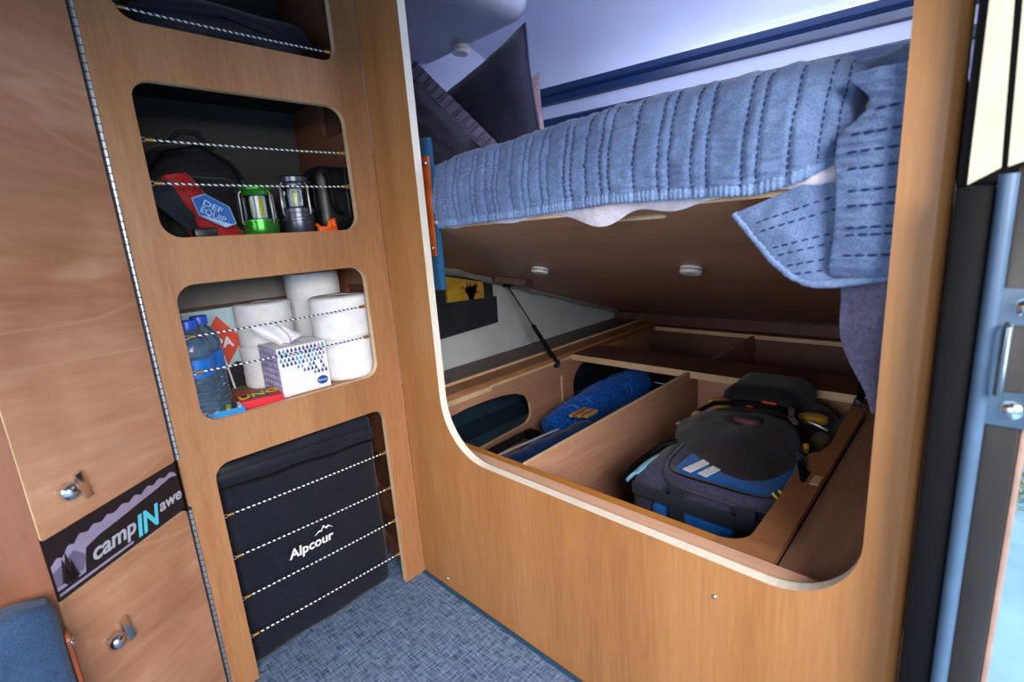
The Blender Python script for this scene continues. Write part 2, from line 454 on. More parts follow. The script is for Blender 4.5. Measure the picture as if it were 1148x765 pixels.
# rounded right nose of the panel
nose = [(.990, 0), (.9955, -.0015), (.9995, -.006), (1.0, -.012), (1.0, -.018), (.990, -.018)]
MB().prism([(x, y) for x, y in nose], 0, 1.598, frame((0, 0, 0), Vector((1, 0, 0)), Vector((0, -1, 0)), ZU)).build('rounded_end', 'wood_part', bp, 50)
Tsc = lambda x, z: Matrix.Translation((x, -.0002, z)) @ Matrix.Rotation(R(90), 4, 'X')
mb = MB(); mb.lathe([(.0, .0022), (.002, .0020), (.0036, .0008), (.0038, 0)], 14, 0, Tsc(.785, .335)); mb.build('screw', 'chrome', bp, 40)
mb = MB(); mb.lathe([(.0, .0022), (.002, .0020), (.0032, .0008), (.0034, 0)], 14, 0, Tsc(.100, .026)); mb.build('screw', 'chrome', bp, 40)

# ------------------------------------------------------------------ shelf cabinet
sc = thing('shelf_cabinet', 'tall wooden shelf unit with rounded cubby openings crossed by bungee cords', 'cabinet', (-.18, -.24, 0))
Y0, Y1 = -.434, -.061
o4 = rrect(Y0, -.2, Y1, .492, .03)
outer = [(-.485, .002), (Y0, .002)]
arc = [p for p in o4 if p[1] > .0]
# walk the notch from the left foot up and over to the right foot
arcL = sorted([p for p in arc if p[0] < -.25], key=lambda p: (p[1], p[0])); arcR = sorted([p for p in arc if p[0] >= -.25], key=lambda p: (-p[1], p[0]))
outer += arcL+arcR+[(Y1, .002), (-.0008, .002), (-.0008, 1.597), (-.485, 1.597)]
holes = [rrect(Y0, .578, Y1, .838, .032), rrect(Y0, .921, Y1, 1.177, .032), rrect(Y0, 1.264, Y1, 1.520, .032)]
mb = holed(outer, holes, TA, -.015, 0.)
mb.build('face_panel', 'wood_shelf', sc, None, ['edge'])
MB().box((-.36, -.482, .002), (-.0155, -.468, 1.597)).build('side_panel', 'wood_shelf', sc)
Ts = frame((0, .0, 0), Vector((1, 0, 0)), ZU, Vector((0, -1, 0)))
sh = [rrect(-.202, .70, -.06, .788, .022), rrect(-.205, 1.15, -.06, 1.24, .022), rrect(-.20, .20, -.05, .315, .03), rrect(-.20, .04, -.05, .128, .03), rrect(-.13, 1.40, -.03, 1.5, .02)]
mb = holed([(-.36, .002), (-.0155, .002), (-.0155, 1.597), (-.36, 1.597)], sh, Ts, .0005, .0125)
mb.build('side_panel', 'wood_wall', sc, None, ['wood_wall'])
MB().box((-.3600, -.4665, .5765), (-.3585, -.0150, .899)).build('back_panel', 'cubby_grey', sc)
MB().box((-.3580, -.4660, .70), (-.350, -.0150, .765)).build('rear_ledge', 'ply_dark', sc)
MB().box((-.36, .0005, .03), (-.012, .006, 1.597)).build('side_lining', 'ply_dark', sc)
for z in (.575, .9165, 1.258):
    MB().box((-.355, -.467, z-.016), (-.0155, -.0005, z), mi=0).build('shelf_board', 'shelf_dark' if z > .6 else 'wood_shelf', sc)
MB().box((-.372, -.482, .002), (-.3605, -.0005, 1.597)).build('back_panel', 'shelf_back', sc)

CORDS = ((1.2856, 1.2858), (1.0849, 1.0847), (1.0142, 1.0144), (.743, .7458), (.6752, .6732), (.3785, .3738), (.2845, .2765), (.188, .183), (.0955, .0855))
def cord(ya, za, yb, zb, x=-.012):
    A = Vector((x, ya, za)); B = Vector((x, yb, zb)); d = (B-A).normalized()
    sag = .0015
    pts = [A+d*.012+(B-A-d*.024)*t+ZU*(-sag*4*t*(1-t)) for t in [i/12 for i in range(13)]]
    c = MB().tube(pts, .0017, 8).build('bungee_cord', 'cord', sc, 60)
    for P, s_ in ((A, 1), (B, -1)):
        mb = MB(); mb.tube([P+d*s_*.006, P+d*s_*.018], .0034, 10); mb.build('ferrule', 'brass', c, 40)
        mb = MB()
        ring = [P+d*s_*(.004+.0035*math.cos(t))+ZU*.0035*math.sin(t) for t in [2*PI*k/12 for k in range(12)]]
        mb.tube(ring, .0008, 6, closed=True); mb.tube([P-d*s_*.004, P+d*s_*.001], .0012, 6); mb.build('hook', 'steel', c, 40)
for (za, zb) in CORDS:
    cord(Y0+.001, za, Y1-.001, zb)

# ------------------------------------------------------------------ diagonal corner cabinet
ANG = R(39); DD = Vector((math.sin(ANG), -math.cos(ANG), 0)); DN = Vector((math.cos(ANG), math.sin(ANG), 0)); H0 = Vector((0, -.4865, 0))
TD = frame(H0, -DD, ZU, DN)          # local a = -s (to the right), b = z, h = outwards
cc = thing('corner_cabinet', 'diagonal corner cabinet with two pale wood doors and a black name strip between them', 'cabinet', (.06, -.60, 0))
W = .2435
body = [(H0 - DN*.018), (H0+DD*W-DN*.018), Vector((.13, -1.3, 0)), Vector((-.36, -1.3, 0)), Vector((-.36, -.4865, 0))]
MB().prism([(p.x, p.y) for p in body], .002, 1.597, Matrix.Identity(4)).build('carcass', 'black_plastic', cc)
def door(z0, z1, r):
    pl = rrect(-W+.001, z0, -.0065, z1, r, 5)
    mb = MB(); n = len(pl)
    mb.prism(pl, -.014, .0, TD, 0)
    mb.mi = [0, 0]+[1]*n
    return mb.build('door', 'wood_door', cc, None, ['edge'])
du = door(.527, 1.595, .004); dl = door(.015, .430, .006)
def hinge(z0, z1, parent):
    mb = MB(); z = z0; p = .0125; k = 0
    base = H0+DN*.001-DD*.001
    while z < z1-.002:
        mb.tube([base+ZU*z, base+ZU*(min(z+p*.86, z1))], .0036, 10, 0)
        mb.tube([base+ZU*(z+p*.84), base+ZU*min(z+p*1.02, z1)], .0030, 10, 1)
        z += p
    mb.prism([(-.0065, z0), (-.001, z0), (-.001, z1), (-.0065, z1)], -.013, -.001, TD, 1)
    return mb.build('piano_hinge', 'steel', parent, 40, ['hinge_gap'])
hinge(.527, 1.595, du); hinge(.02, .425, dl)
def latch(s, z, parent):
    c = MB()
    Tl = TD @ Matrix.Translation((-s, z, 0)) @ Matrix.Rotation(R(10), 4, 'Z')
    c.box((.004, -.040, .0), (.0165, .003, .007), .0012, T=Tl)
    o = c.build('latch', 'chrome', parent, 30)
    k = MB(); k.lathe([(.0035, 0), (.0045, .006), (.0085, .009), (.0118, .014), (.0125, .019), (.0105, .0245), (.006, .028), (0, .029)], 24, 0, TD @ Matrix.Translation((-s-.018, z-.010, .0)))
    k.build('knob', 'chrome', o, 60)
latch(.187, .590, du); latch(.182, .338, dl)
# black name strip
sg = MB(); sg.prism(rrect(-W+.002, .431, -.003, .5255, .002, 3), -.016, -.004, TD); sgo = sg.build('name_strip', 'sign', cc)
def flat(poly, h, name, mat, parent, T=TD):
    m = MB(); m.prism(poly, h, h+.0005, T); return m.build(name, mat, parent)
b0, b1 = .431, .5255
ridge0 = [(-.238, .478), (-.228, .488), (-.221, .482), (-.210, .497), (-.202, .494), (-.190, .506), (-.180, .500), (-.168, .507), (-.155, .501), (-.146, .509), (-.132, .503), (-.118, .511), (-.106, .505), (-.094, .513), (-.082, .506), (-.066, .515), (-.056, .508), (-.042, .516), (-.030, .509), (-.018, .514), (-.005, .506)]
ridge = []
for (a0, c0), (a1, c1) in zip(ridge0, ridge0[1:]):
    for t in (0, .33, .66): ridge.append((a0+(a1-a0)*t, (c0+(c1-c0)*t-.500)*.75+.501+.0016*noise.noise(Vector((a0*300+t*5, 1, 1)))))
low = [(-.005, .499), (-.02, .503), (-.05, .498), (-.09, .494), (-.13, .489), (-.165, .486), (-.188, .480), (-.193, .464), (-.197, .446), (-.238, .446)]
flat(ridge+low, -.004, 'mountain_print', 'lilac_print', sgo)
flat([(-.238, .474), (-.222, .480), (-.205, .488), (-.196, .478), (-.19, .470), (-.20, .452), (-.238, .452)], -.0036, 'mountain_print', 'lilac_dark', sgo)
def pine(s, z, h):
    pts = []; n = 6
    for k in range(n):
        w = h*.26*(k+1)/n; zz = z+h*(1-(k+1)/n)
        pts.append((w, zz)); pts.append((w*.55, zz+h*.01))
    L = [(s-w, zz) for w, zz in pts]; Rr = [(s+w, zz) for w, zz in reversed(pts)]
    flat([(s, z+h)]+L[:]+[(s-.001, z-.006), (s+.001, z-.006)]+Rr, -.0032, 'tree_print', 'sign', sgo)
pine(-.2235, .452, .034); pine(-.212, .449, .030); pine(-.2175, .450, .042)
flat([(-.238, .4375), (-.116, .4375), (-.116, .4415), (-.238, .4415)], -.0035, 'stripe_print', 'lilac_print', sgo)
Tt = lambda s, z: TD @ Matrix.Translation((-s, z, -.0035))
text('camp', Tt(.184, .4525), .0365, 'grey_print', sgo, shear=.22, bold=.0006, sx=1.0)
text('IN', Tt(.106, .440), .050, 'cyan_print', sgo, shear=.22, bold=.0012, sx=.86)
text('awe', Tt(.056, .4555), .0295, 'grey_print', sgo, shear=.22, bold=.0004, sx=1.05)
struct(MB().box((.13, -1.35, 0), (.1525, -.677, 1.597)).build('wall_aisle', 'wood_wall'))

# ------------------------------------------------------------------ bed base with open storage
bb = thing('storage_bed_base', 'open plywood storage base under the raised bed with dividers', 'bed base', (.33, .8, 0))
MB().box((.02, .0185, .0), (1.044, .052, .390)).build('front_rail', 'pink_ply', bb)
MB().box((-.395, .0185, .0), (.0195, .052, .380)).build('front_rail', 'ply', bb)
MB().box((-.159, .0525, .0), (.757, .076, .386)).build('front_cleat', 'orange_ply', bb)
# right hand flange with a rounded inner corner and a step
fg = [(.7575, .0525), (.846, .0525), (.842, .9), (.806, .9), (.820, .545), (.812, .492)]
fg += [(.795, .47), (.799, .20)]
for k in range(9):
    t = k/8*PI/2; fg.append((.757+.042*math.cos(t), .118-.042*math.sin(t)) )
mb = MB().prism(fg, .372, .386, Matrix.Identity(4)); mb.build('flange', 'ply_flange', bb)
MB().box((.8465, .0525, .0), (1.044, 1.6, .368)).build('side_box', 'ply', bb)
MB().box((.848, .0525, .3685), (.93, .0575, .384)).build('cleat', 'edge_white', bb)
MB().box((.828, .335, .3862), (.842, .375, .3872)).build('repair_patch', 'edge', bb)
# left wall with arched hand holes
Tw = frame((-.16, 0, 0), XA, ZU, XN)
a1 = [(.12, .165), (.585, .185), (.615, .19), (.635, .205), (.640, .225), (.636, .262), (.622, .288), (.60, .303), (.56, .320), (.50, .331), (.42, .336), (.33, .336), (.22, .325), (.12, .30)]
a2 = [(.905, .19), (1.30, .19), (1.36, .21), (1.38, .25), (1.36, .30), (1.30, .335), (1.16, .35), (1.02, .345), (.96, .33), (.925, .305), (.905, .27)]
mb = holed([(.0525, .0), (1.60, .0), (1.60, .388), (.0525, .388)], [a1, a2], Tw, -.012, 0.)
mb.build('side_wall', 'ply', bb, None, ['edge'])
MB().box((-.1598, .822, .205), (-.157, .834, .318), .001).build('slot_strip', 'edge', bb)
MB().box((-.2395, .0525, .389), (-.160, 1.60, .401), mi=0).build('top_rail', 'ply_flange', bb)
MB().box((-.1599, .43, .3785), (-.150, .90, .3885)).build('edge_strip', 'edge', bb)
MB().box((-.1599, .0765, .372), (-.140, .43, .3885)).build('edge_strip', 'edge', bb)
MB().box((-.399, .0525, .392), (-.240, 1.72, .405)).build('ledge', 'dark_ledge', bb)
MB().box((-.245, .0525, .401), (-.236, 1.60, .409)).build('edge_strip', 'edge', bb)
# divider with a rounded far top corner
dv = [(.0765, .10), (.0765, .388), (.915, .388), (.94, .382), (.955, .366), (.96, .34), (.96, .10)]
mb = MB(); mb.prism(dv, -.006, .006, frame((.335, 0, 0), XA, ZU, XN)); mb.mi = [0, 0]+[1]*len(dv)
mb.build('divider', 'ply', bb, None, ['edge'])
# rear crossbar, rear compartments, floor
mb = MB().box((-.159, .900, .367), (.846, 1.082, .391)); mb.mi = [0]*6
for i, f in enumerate(mb.f):
    c_ = sum((mb.v[k] for k in f), Vector())/len(f)
    if abs(c_.y-.900) < .002: mb.mi[i] = 1
mb.build('crossbar', 'ply_dark', bb, None, ['edge'])
MB().box((.3415, .962, .10), (.846, .974, .366)).build('rear_board', 'ply', bb)
MB().box((.33, 1.083, .24), (.342, 1.539, .388)).build('rear_divider', 'ply', bb)
mb = MB().box((-.159, 1.540, .10), (1.044, 1.6, .391)); mb.build('rear_rail', 'ply_dark', bb)
MB().box((-.399, 1.601, .30), (1.044, 1.63, .440)).build('hinge_rail', 'ply_dark', bb)
MB().box((-.159, 1.528, .374), (.845, 1.5395, .392), .002).build('edge_strip', 'edge', bb)
MB().box((-.159, 1.083, .374), (-.120, 1.5275, .3915)).build('rear_rail', 'ply_flange', bb)
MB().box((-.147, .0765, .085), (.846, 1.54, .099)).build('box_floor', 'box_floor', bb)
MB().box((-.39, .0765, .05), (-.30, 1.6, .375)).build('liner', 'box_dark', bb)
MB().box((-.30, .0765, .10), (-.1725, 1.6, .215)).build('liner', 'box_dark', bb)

# ------------------------------------------------------------------ raised bed platform
YF, ZF, YH, ZH = .05, .908, 1.70, .42
LD = Vector((0, YH-YF, ZH-ZF)); LL = LD.length; LD.normalize(); LNn = Vector((0, -LD.z, LD.y)) ; LNn = LNn if LNn.z > 0 else -LNn
TL = frame((0, YF, ZF), XN, LD, LNn)      # local: x, along the lid, up from its underside
bed = thing('bed_platform', 'tilted plywood bed platform propped up on gas struts, underside showing', 'bed platform', (.3, YF, ZF))
pl = [(-.375, 0.0), (.99, 0.0), (.99, LL-.02), (-.375, LL-.02)]
hh = rrect(.515, .026, .665, .052, .0125, 6)
mb = holed(pl, [hh], TL, 0.0, .015); mb.build('board', 'ply_x', bed, None, ['edge'])
mb = MB(); mb.prism([(-.285, .60), (-.19, .67), (-.19, .71), (-.285, .64)], -.022, -.0002, TL); mb.build('strut_block', 'ply_dark', bed)
mt = tag(soft((-.37, .0, .016), (.985, LL-.10, .125), .04, .001, n=12, T=TL).build('mattress', 'sheet', None, 60), 'pale mattress on the raised platform under the blue quilt', 'mattress')
# thin padded cover peeking out on the far left edge of the board
def cov(u, v):
    y = .02+u*1.55
    w = .006*noise.noise(Vector((y*14, v*4, 1)))
    return TL @ Vector((-.385+.05*v+w, y, -.004-.018*math.sin(v*PI)*(.8+.4*noise.noise(Vector((y*9, 0, 2))))+w))
tag(MB().grid(cov, 80, 8, thick=.003).build('mattress_cover', 'cover', None, 60), 'pale mattress cover tucked along the left underside edge of the platform', 'mattress cover')
# white sheet below the quilt hem
def sheetf(u, v):
    x = .12+u*.80
    droop = .009+.024*math.exp(-((x-.585)/.045)**2)+.005*math.exp(-((x-.69)/.03)**2)+.004*math.sin(x*38)
    if x > .80: droop *= .4
    y = .047-.006*math.sin(v*PI)+.003*math.sin(x*60+v*3)
    z = .935-(.935-(.908-droop+.012))*v
    return (x, y-.004*v*math.sin(x*25), z)
tag(MB().grid(sheetf, 140, 8, thick=.0015).build('bed_sheet', 'sheet', None, 60), 'white bed sheet edge hanging below the blue quilt hem', 'sheet')

# ------------------------------------------------------------------ quilt
qr = thing('quilt', 'blue quilted bedspread draped over the raised bed with navy stitching', 'quilt', (.4, .04, .92))
def interp(x, tb):
    for (x0, y0), (x1, y1) in zip(tb, tb[1:]):
        if x <= x1: t = (x-x0)/(x1-x0); return y0+(y1-y0)*max(0, t)
    return tb[-1][1]
HEM = [(-.38, .908), (.14, .914), (.45, .920), (.60, .926), (.75, .920), (.82, .916), (.86, .924), (.90, .940), (.97, .962)]
TOP = [(-.38, 1.04), (.12, 1.049), (.42, 1.058), (.60, 1.064), (.74, 1.062), (.84, 1.058), (.97, 1.05)]
stx = []; x = -.36
gaps = [.022, .012, .034, .03, .013, .026, .016, .036, .014, .028]
i = 0
while x < .935: stx.append(x); x += gaps[i % 10]*(1 if x < .55 else 1.25); i += 1
def qprof(x, v):
    """v 0 hem .. 1 far back over the mattress"""
    zh = interp(x, HEM); zt = interp(x, TOP)
    if v < .6:
        t = v/.6; z = zh+(zt-.03-zh)*t; y = .030-.010*math.sin(t*PI)+.004*t
    elif v < .75:
        t = (v-.6)/.15*PI/2; z = zt-.03+.03*math.sin(t); y = .034+.05*(1-math.cos(t))
    else:
        t = (v-.75)/.25; y = .084+t*.9; z = zt-(y-.084)*.296
    return y, z
def qpt(x, v, off=0.):
    y, z = qprof(x, v)
    d = min(abs(x-s) for s in stx)
    puff = .0036*(1-math.exp(-(d/.0035)**2))
    sm = lambda a, b: max(0., min(1., (x-a)/(b-a)))
    e = sm(.855, .91); y += .026*e*e*(3-2*e)+.022*(1-sm(.12, .22))
    g = ((x-.925)/.016)**2+((z-1.004)/.026)**2
    y += .07*math.exp(-g*g) if v < .75 else 0
    p = Vector((x, y, z))
    w = noise.noise(Vector((x*34, z*26+y*14, 1.3)))*.0036+noise.noise(Vector((x*42, z*210+y*60, 5)))*.0036
    if x > .84: w += .003*math.sin(z*160+x*90)*(x-.84)/.1
    lean = .014*(v-.3) if v < .75 else .0063
    n = Vector((0, -1, 0)) if v < .6 else (Vector((0, -math.cos((v-.6)/.15*PI/2), math.sin((v-.6)/.15*PI/2))) if v < .75 else Vector((0, .28, .96)))
    p += n*(puff+w+off)
    p.x += lean*max(0, min(1, (x-.2)/.6))
    return p
XR = .985
MB().grid(lambda u, v: qpt(-.375+(XR+.375)*u, v), 520, 90, thick=.004).build('cover_cloth', 'quilt', qr, 80)
# hem binding with little pleats
def hem(u, v):
    x = -.375+(XR+.375)*u; a = v*2*PI
    p = qpt(x, .012); r = .0055*(1+.18*math.sin(x*900))
    return p+Vector((0, -math.cos(a)*r*.7, math.sin(a)*r*1.35))
MB().grid(hem, 900, 10).build('hem', 'quilt_hem', qr, 80)
# stitches
def dashes(path, length, gap, wid, mb):
    L = [0.]
    for a, b in zip(path, path[1:]): L.append(L[-1]+(b-a).length)
    def at(d):
        for i in range(len(path)-1):
            if d <= L[i+1]: return path[i].lerp(path[i+1], (d-L[i])/max(1e-9, L[i+1]-L[i]))
        return path[-1]
    d = 0.
    while d+length < L[-1]:
        mb.tube([at(d), at(d+length*.33), at(d+length*.66), at(d+length)], [wid*.6, wid, wid, wid*.6], 5); d += length+gap
for s_ in stx[:]:
    if s_ < .1 or s_ > .905: continue
    mb = MB(); path = [qpt(s_, .03+.67*k/40, .0002) for k in range(41)]
    dashes(path, .0062, .0022 if s_ < .5 else .0026, .0008 if s_ < .5 else .0016, mb)
    mb.build('stitch_row', 'thread_soft' if s_ < .5 else 'thread', qr, 60)
# turned-back corner: fold strip, flap and shaded inner layer on the right
def strip(u, v):
    z = .808+v*(1.022-.808)
    xl = .897+.012*max(0, (v-.62)/.38)+.004*math.sin(v*5)
    a = u*3.0
    wr_ = .0022*noise.noise(Vector((u*9, v*30, 4)))+.0016*math.sin(v*120+u*7)*(1 if v > .62 else .35)
    if v > .72:
        xl += .024*math.sin((v-.72)/.28*PI)**1.5
    if a < 1.: t = a; px = xl+.006*(1-math.sin(t*PI/2)); py = .058-.032*t
    else: t = (a-1)/2.; px = xl+t*(1.0-xl); py = .026-.008*math.sin(min(1, t*3)*PI/2)+.004*t
    if v < .10:
        k = (.10-v)/.10; py += .016*k*k; 
    return (px, py+wr_-.004, z)
MB().grid(strip, 70, 120, thick=.004).build('folded_edge', 'quilt', qr, 80)
for zz in (.985, .963, .945, .928, .905, .889, .866, .858, .836):
    v = (zz-.808)/(1.022-.808); mb = MB()
    dashes([Vector(strip(.42+.5*k/12, v))+Vector((0, -.0012, 0)) for k in range(13)], .0085, .0032, .0015, mb)
    mb.build('stitch_row', 'thread', qr, 60)
# dog-eared flap
fa = [Vector((.783, .034, .889)), Vector((.900, .040, .925)), Vector((.900, .034, .808)), Vector((.868, .030, .806))]
def flap(u, v):
    # u from left hem edge to right, v top to bottom
    L0 = [(0, .783, .890), (.35, .806, .862), (.7, .836, .828), (.9, .856, .812), (1., .872, .804)]
    def il(t, k):
        for a, b in zip(L0, L0[1:]):
            if t <= b[0]: w = (t-a[0])/(b[0]-a[0]); return a[k]+(b[k]-a[k])*w
        return L0[-1][k]
    lx, lz = il(v, 1), il(v, 2)
    rx, rz = .912, .935-(.935-.806)*v
    x = lx+(rx-lx)*u; z = lz+(rz-lz)*u
    y = .052-.010*math.sin(u*PI)-.018*(1-u)*v+.003*noise.noise(Vector((x*50, z*50, 2)))
    return (x, y, z)
MB().grid(flap, 50, 40, thick=.004).build('corner_flap', 'quilt', qr, 80)
for v in (.22, .34, .55, .64, .78, .89):
    mb = MB(); dashes([Vector(flap(.12+.8*k/12, v))+Vector((0, -.0036, 0)) for k in range(13)], .008, .0032, .0015, mb)
    mb.build('stitch_row', 'thread', qr, 60)
hb = MB()
hb.tube([Vector(flap(0, k/30))+Vector((0, -.001, 0)) for k in range(31)]+[Vector((.885, .030, .801)), Vector((.905, .030, .803)), Vector((.93, .031, .806)), Vector((.96, .033, .812)), Vector((.99, .034, .816))], [.005*(1+.12*(-1)**k) for k in range(36)], 8)
hb.build('hem', 'quilt_hem', qr, 80)
def inner(u, v):
    z = .83-v*.19
    xl = .893+.05*v**1.6+.004*math.sin(v*9)
    x = xl+u*(1.02-xl)
    y = .075+.010*math.sin(u*9+v*5)+.004*noise.noise(Vector((x*40, z*30, 9)))+.05*v*u
    return (x, y, z)
MB().grid(inner, 50, 50, thick=.004).build('hanging_layer', 'quilt_back', qr, 80)
for u in (.12, .26, .42, .5, .64, .8):
    mb = MB(); dashes([Vector(inner(u+.1*(k/24)**2, k/24))+Vector((0, -.0014, 0)) for k in range(25)], .006, .003, .0009, mb)
    mb.build('stitch_row', 'thread', qr, 60)

# ------------------------------------------------------------------ pillows
def rotfrm(o, xdir, ndir):
    x = Vector(xdir).normalized(); n = Vector(ndir); n = (n-x*n.dot(x)).normalized(); y = n.cross(x)
    return frame(o, x, y, n)
p1 = thing('pillow', 'navy blue square pillow with a pointed top corner standing on the bed', 'pillow', (.03, .32, 1.1))
T1 = rotfrm((.003, .335, 1.135), (.96, 0, .22), (.12, -1, .12))
mb = pillow(0, .44, .40, .11, T1, 40, .003, 1)
mb.build('cushion', 'navy', p1, 60)
# piped rim and pinkish reverse edge
rim = [T1 @ Vector((a*.22*(1-.07*(1-b*b)*abs(a)**2), b*.20*(1-.07*(1-a*a)*abs(b)**2), 0)) for a, b in
       [(-1+2*k/16, 1) for k in range(16)]+[(1, 1-2*k/16) for k in range(16)]+[(1-2*k/16, -1) for k in range(16)]+[(-1, -1+2*k/16) for k in range(16)]]
MB().tube(rim, .0028, 6, closed=True).build('piping', 'navy', p1, 60)
T1b = T1 @ Matrix.Translation((.001, -.055, -.026))
pillow(0, .432, .29, .07, T1b, 24, .003, 4).build('reverse_side', 'pillow_back', p1, 60)
p2 = thing('pillow', 'dark grey pillow with a quilted lilac border beside the wood panel', 'pillow', (-.05, .2, 1.1))
ed = Vector((.165+.12, 0, 1.106-1.36)).normalized()
T2 = rotfrm(Vector((-.008, .205, 1.215))+Vector((-.665, .25, -.745))*.075, (ed.x, 0.0, ed.z), (.30, -1, .12))
pillow(0, .34, .16, .09, T2, 34, .003, 7).build('cushion', 'navy_grey', p2, 60)
def flg(u, v):
    a = (u-.5)*.40; b = .066+v*.034
    return T2 @ Vector((a, b, .012*(1-v)+.003*math.sin(a*170)+.002*noise.noise(Vector((a*40, b*40, 1)))))
MB().grid(flg, 90, 8, thick=.004).build('quilted_border', 'flange', p2, 60)
mb = MB()
for k in range(17):
    a = -.19+k*.0235+(.006 if k % 3 == 0 else 0)
    mb.tube([Vector(flg((a)/.40+.5, t))+Vector((0, -.0012, 0)) for t in (0, .25, .5, .75, 1)], .0012, 5)
mb.tube([T2 @ Vector((-.2+.4*k/40, .066, .016)) for k in range(41)], .0035, 6)
mb.build('border_seam', 'navy_grey', p2, 60)

# ------------------------------------------------------------------ blue hanging backrest with leather strap (left of the opening)
bc = thing('backrest_cushion', 'narrow view of a teal blue backrest cushion hanging behind the partition edge', 'cushion', (.12, .06, .95))
soft((-.12, .037, .772), (.155, .053, 1.100), .0075, .0006, n=14).build('pad', 'teal', bc, 60)
mb = MB(); pts = [Vector((.154, .035, 1.060)), Vector((.1585, .0315, 1.03)), Vector((.1565, .029, .95)), Vector((.1525, .0315, .875)), Vector((.146, .035, .850))]
def strap(u, v):
    k = v*4; i = min(3, int(k)); p = pts[i].lerp(pts[i+1], k-i); return p+Vector((-.022*(1-u), 0, 0))
so = MB().grid(strap, 4, 16, thick=-.003).build('strap', 'leather', bc, 40)
for p in (Vector((.1485, .033, 1.046)), Vector((.1425, .033, .869))):
    MB().lathe([(.0, .004), (.003, .0034), (.005, .001), (.005, 0)], 14, 0, Matrix.Translation(p+Vector((0, -.002, 0))) @ Matrix.Rotation(R(90), 4, 'X')).build('rivet', 'chrome', so, 50)

# seat cushion in the lower left corner
cs = thing('bench_cushion', 'denim blue bench backrest cushion with a brown leather tab in the lower left corner', 'cushion', (.2, -.85, .2))
soft((.165, -1.25, -.0), (.225, -.679, .472), .022, .001, n=16).build('pad', 'denim', cs, 60)
Tst = frame((.195, -.678, .380), Vector((-1, 0, 0)), ZU, Vector((0, 1, 0)))
mb = MB(); mb.prism(rrect(-.014, -.10, .014, .032, .012, 5), .0, .004, Tst); tb_ = mb.build('strap', 'leather_brown', cs)
MB().lathe([(.0, .0045), (.004, .0036), (.0062, .001), (.0062, 0)], 16, 0, Tst @ Matrix.Translation((0, .014, .004))).build('rivet', 'chrome', tb_, 50)

# ------------------------------------------------------------------ lamps
def puck(label, T, rad=.026, mount=False):
    t = thing('puck_light', label, 'light', T.translation, 'puck lights')
    mb = MB()
    if mount: mb.lathe([(rad*.98, 0), (rad*1.02, .012), (rad*1.0, .022), (rad*.9, .024)], 32, 0, T); mb.build('base', 'lens', t, 40)
    b = .024 if mount else 0
    mb = MB(); mb.lathe([(rad*.96, b), (rad, b+.003), (rad, b+.006), (rad*.9, b+.0062)], 36, 0, T); mb.build('ring', 'white_plastic', t, 30)
    mb = MB(); mb.lathe([(rad*.9, b+.0055), (rad*.9, b+.0085)], 36, 0, T); mb.build('groove', 'black_plastic', t, 30)
    mb = MB(); mb.lathe([(rad*.9, b+.0082), (rad, b+.0085), (rad*1.0, b+.012), (rad*.92, b+.0155), (rad*.70, b+.0165), (rad*.66, b+.015)], 36, 0, T); mb.build('housing', 'white_plastic', t, 30)
    mb = MB(); mb.lathe([(rad*.67, b+.0148), (rad*.4, b+.017), (0, b+.0178)], 28, 0, T); mb.build('lens', 'lens', t, 40)
    del t['group']
    return t
TLd = lambda x, s: TL @ Matrix.Translation((x, s, -.0002)) @ Matrix.Rotation(PI, 4, 'X')
puck('round white puck light under the platform, the smaller left one by the strut', TLd(.065, .448), .026)
puck('round white puck light under the platform, the right one below the quilt', TLd(.531, .450), .026)
puck('round white ceiling puck light above the pillows', Matrix.Translation((-.17, .45, 1.463)) @ Matrix.Rotation(R(172), 4, 'X'), .026, True)

# ------------------------------------------------------------------ gas struts
def strut(A, B, label):
    A = Vector(A); B = Vector(B); t = thing('gas_strut', label, 'gas strut', B, 'gas struts holding up the bed'); del t['group']
    m = A.lerp(B, .52)
    MB().tube([A, m], .0032, 10).build('rod', 'black_plastic', t, 60)
    MB().tube([m-(B-A).normalized()*.004, m, B-(B-A).normalized()*.012, B-(B-A).normalized()*.006], [.005, .0085, .0085, .004], 14).build('cylinder', 'black_rubber', t, 40)
    mb = MB(); mb.box(B+Vector((-.012, -.012, -.016)), B+Vector((.006, .012, .012)), .003); mb.build('lower_bracket', 'black_plastic', t, 30)
    mb = MB(); mb.lathe([(.0, .007), (.006, .006), (.009, .001), (.009, -.004)], 14, 0, Matrix.Translation(B+Vector((.006, 0, -.006))) @ Matrix.Rotation(R(90), 4, 'Y')); mb.build('ball_joint', 'denim', t, 50)
    mb = MB(); mb.box(A+Vector((-.010, -.016, -.006)), A+Vector((.030, .018, .004)), .002); mb.build('upper_bracket', 'black_plastic', t, 30)
strut((-.335, .735, .690), (-.148, .795, .378), 'black gas strut rising from the left box wall to the platform')
strut((.850, .70, .700), (.826, .83, .395), 'black gas strut at the right rear, half hidden by the hanging quilt')

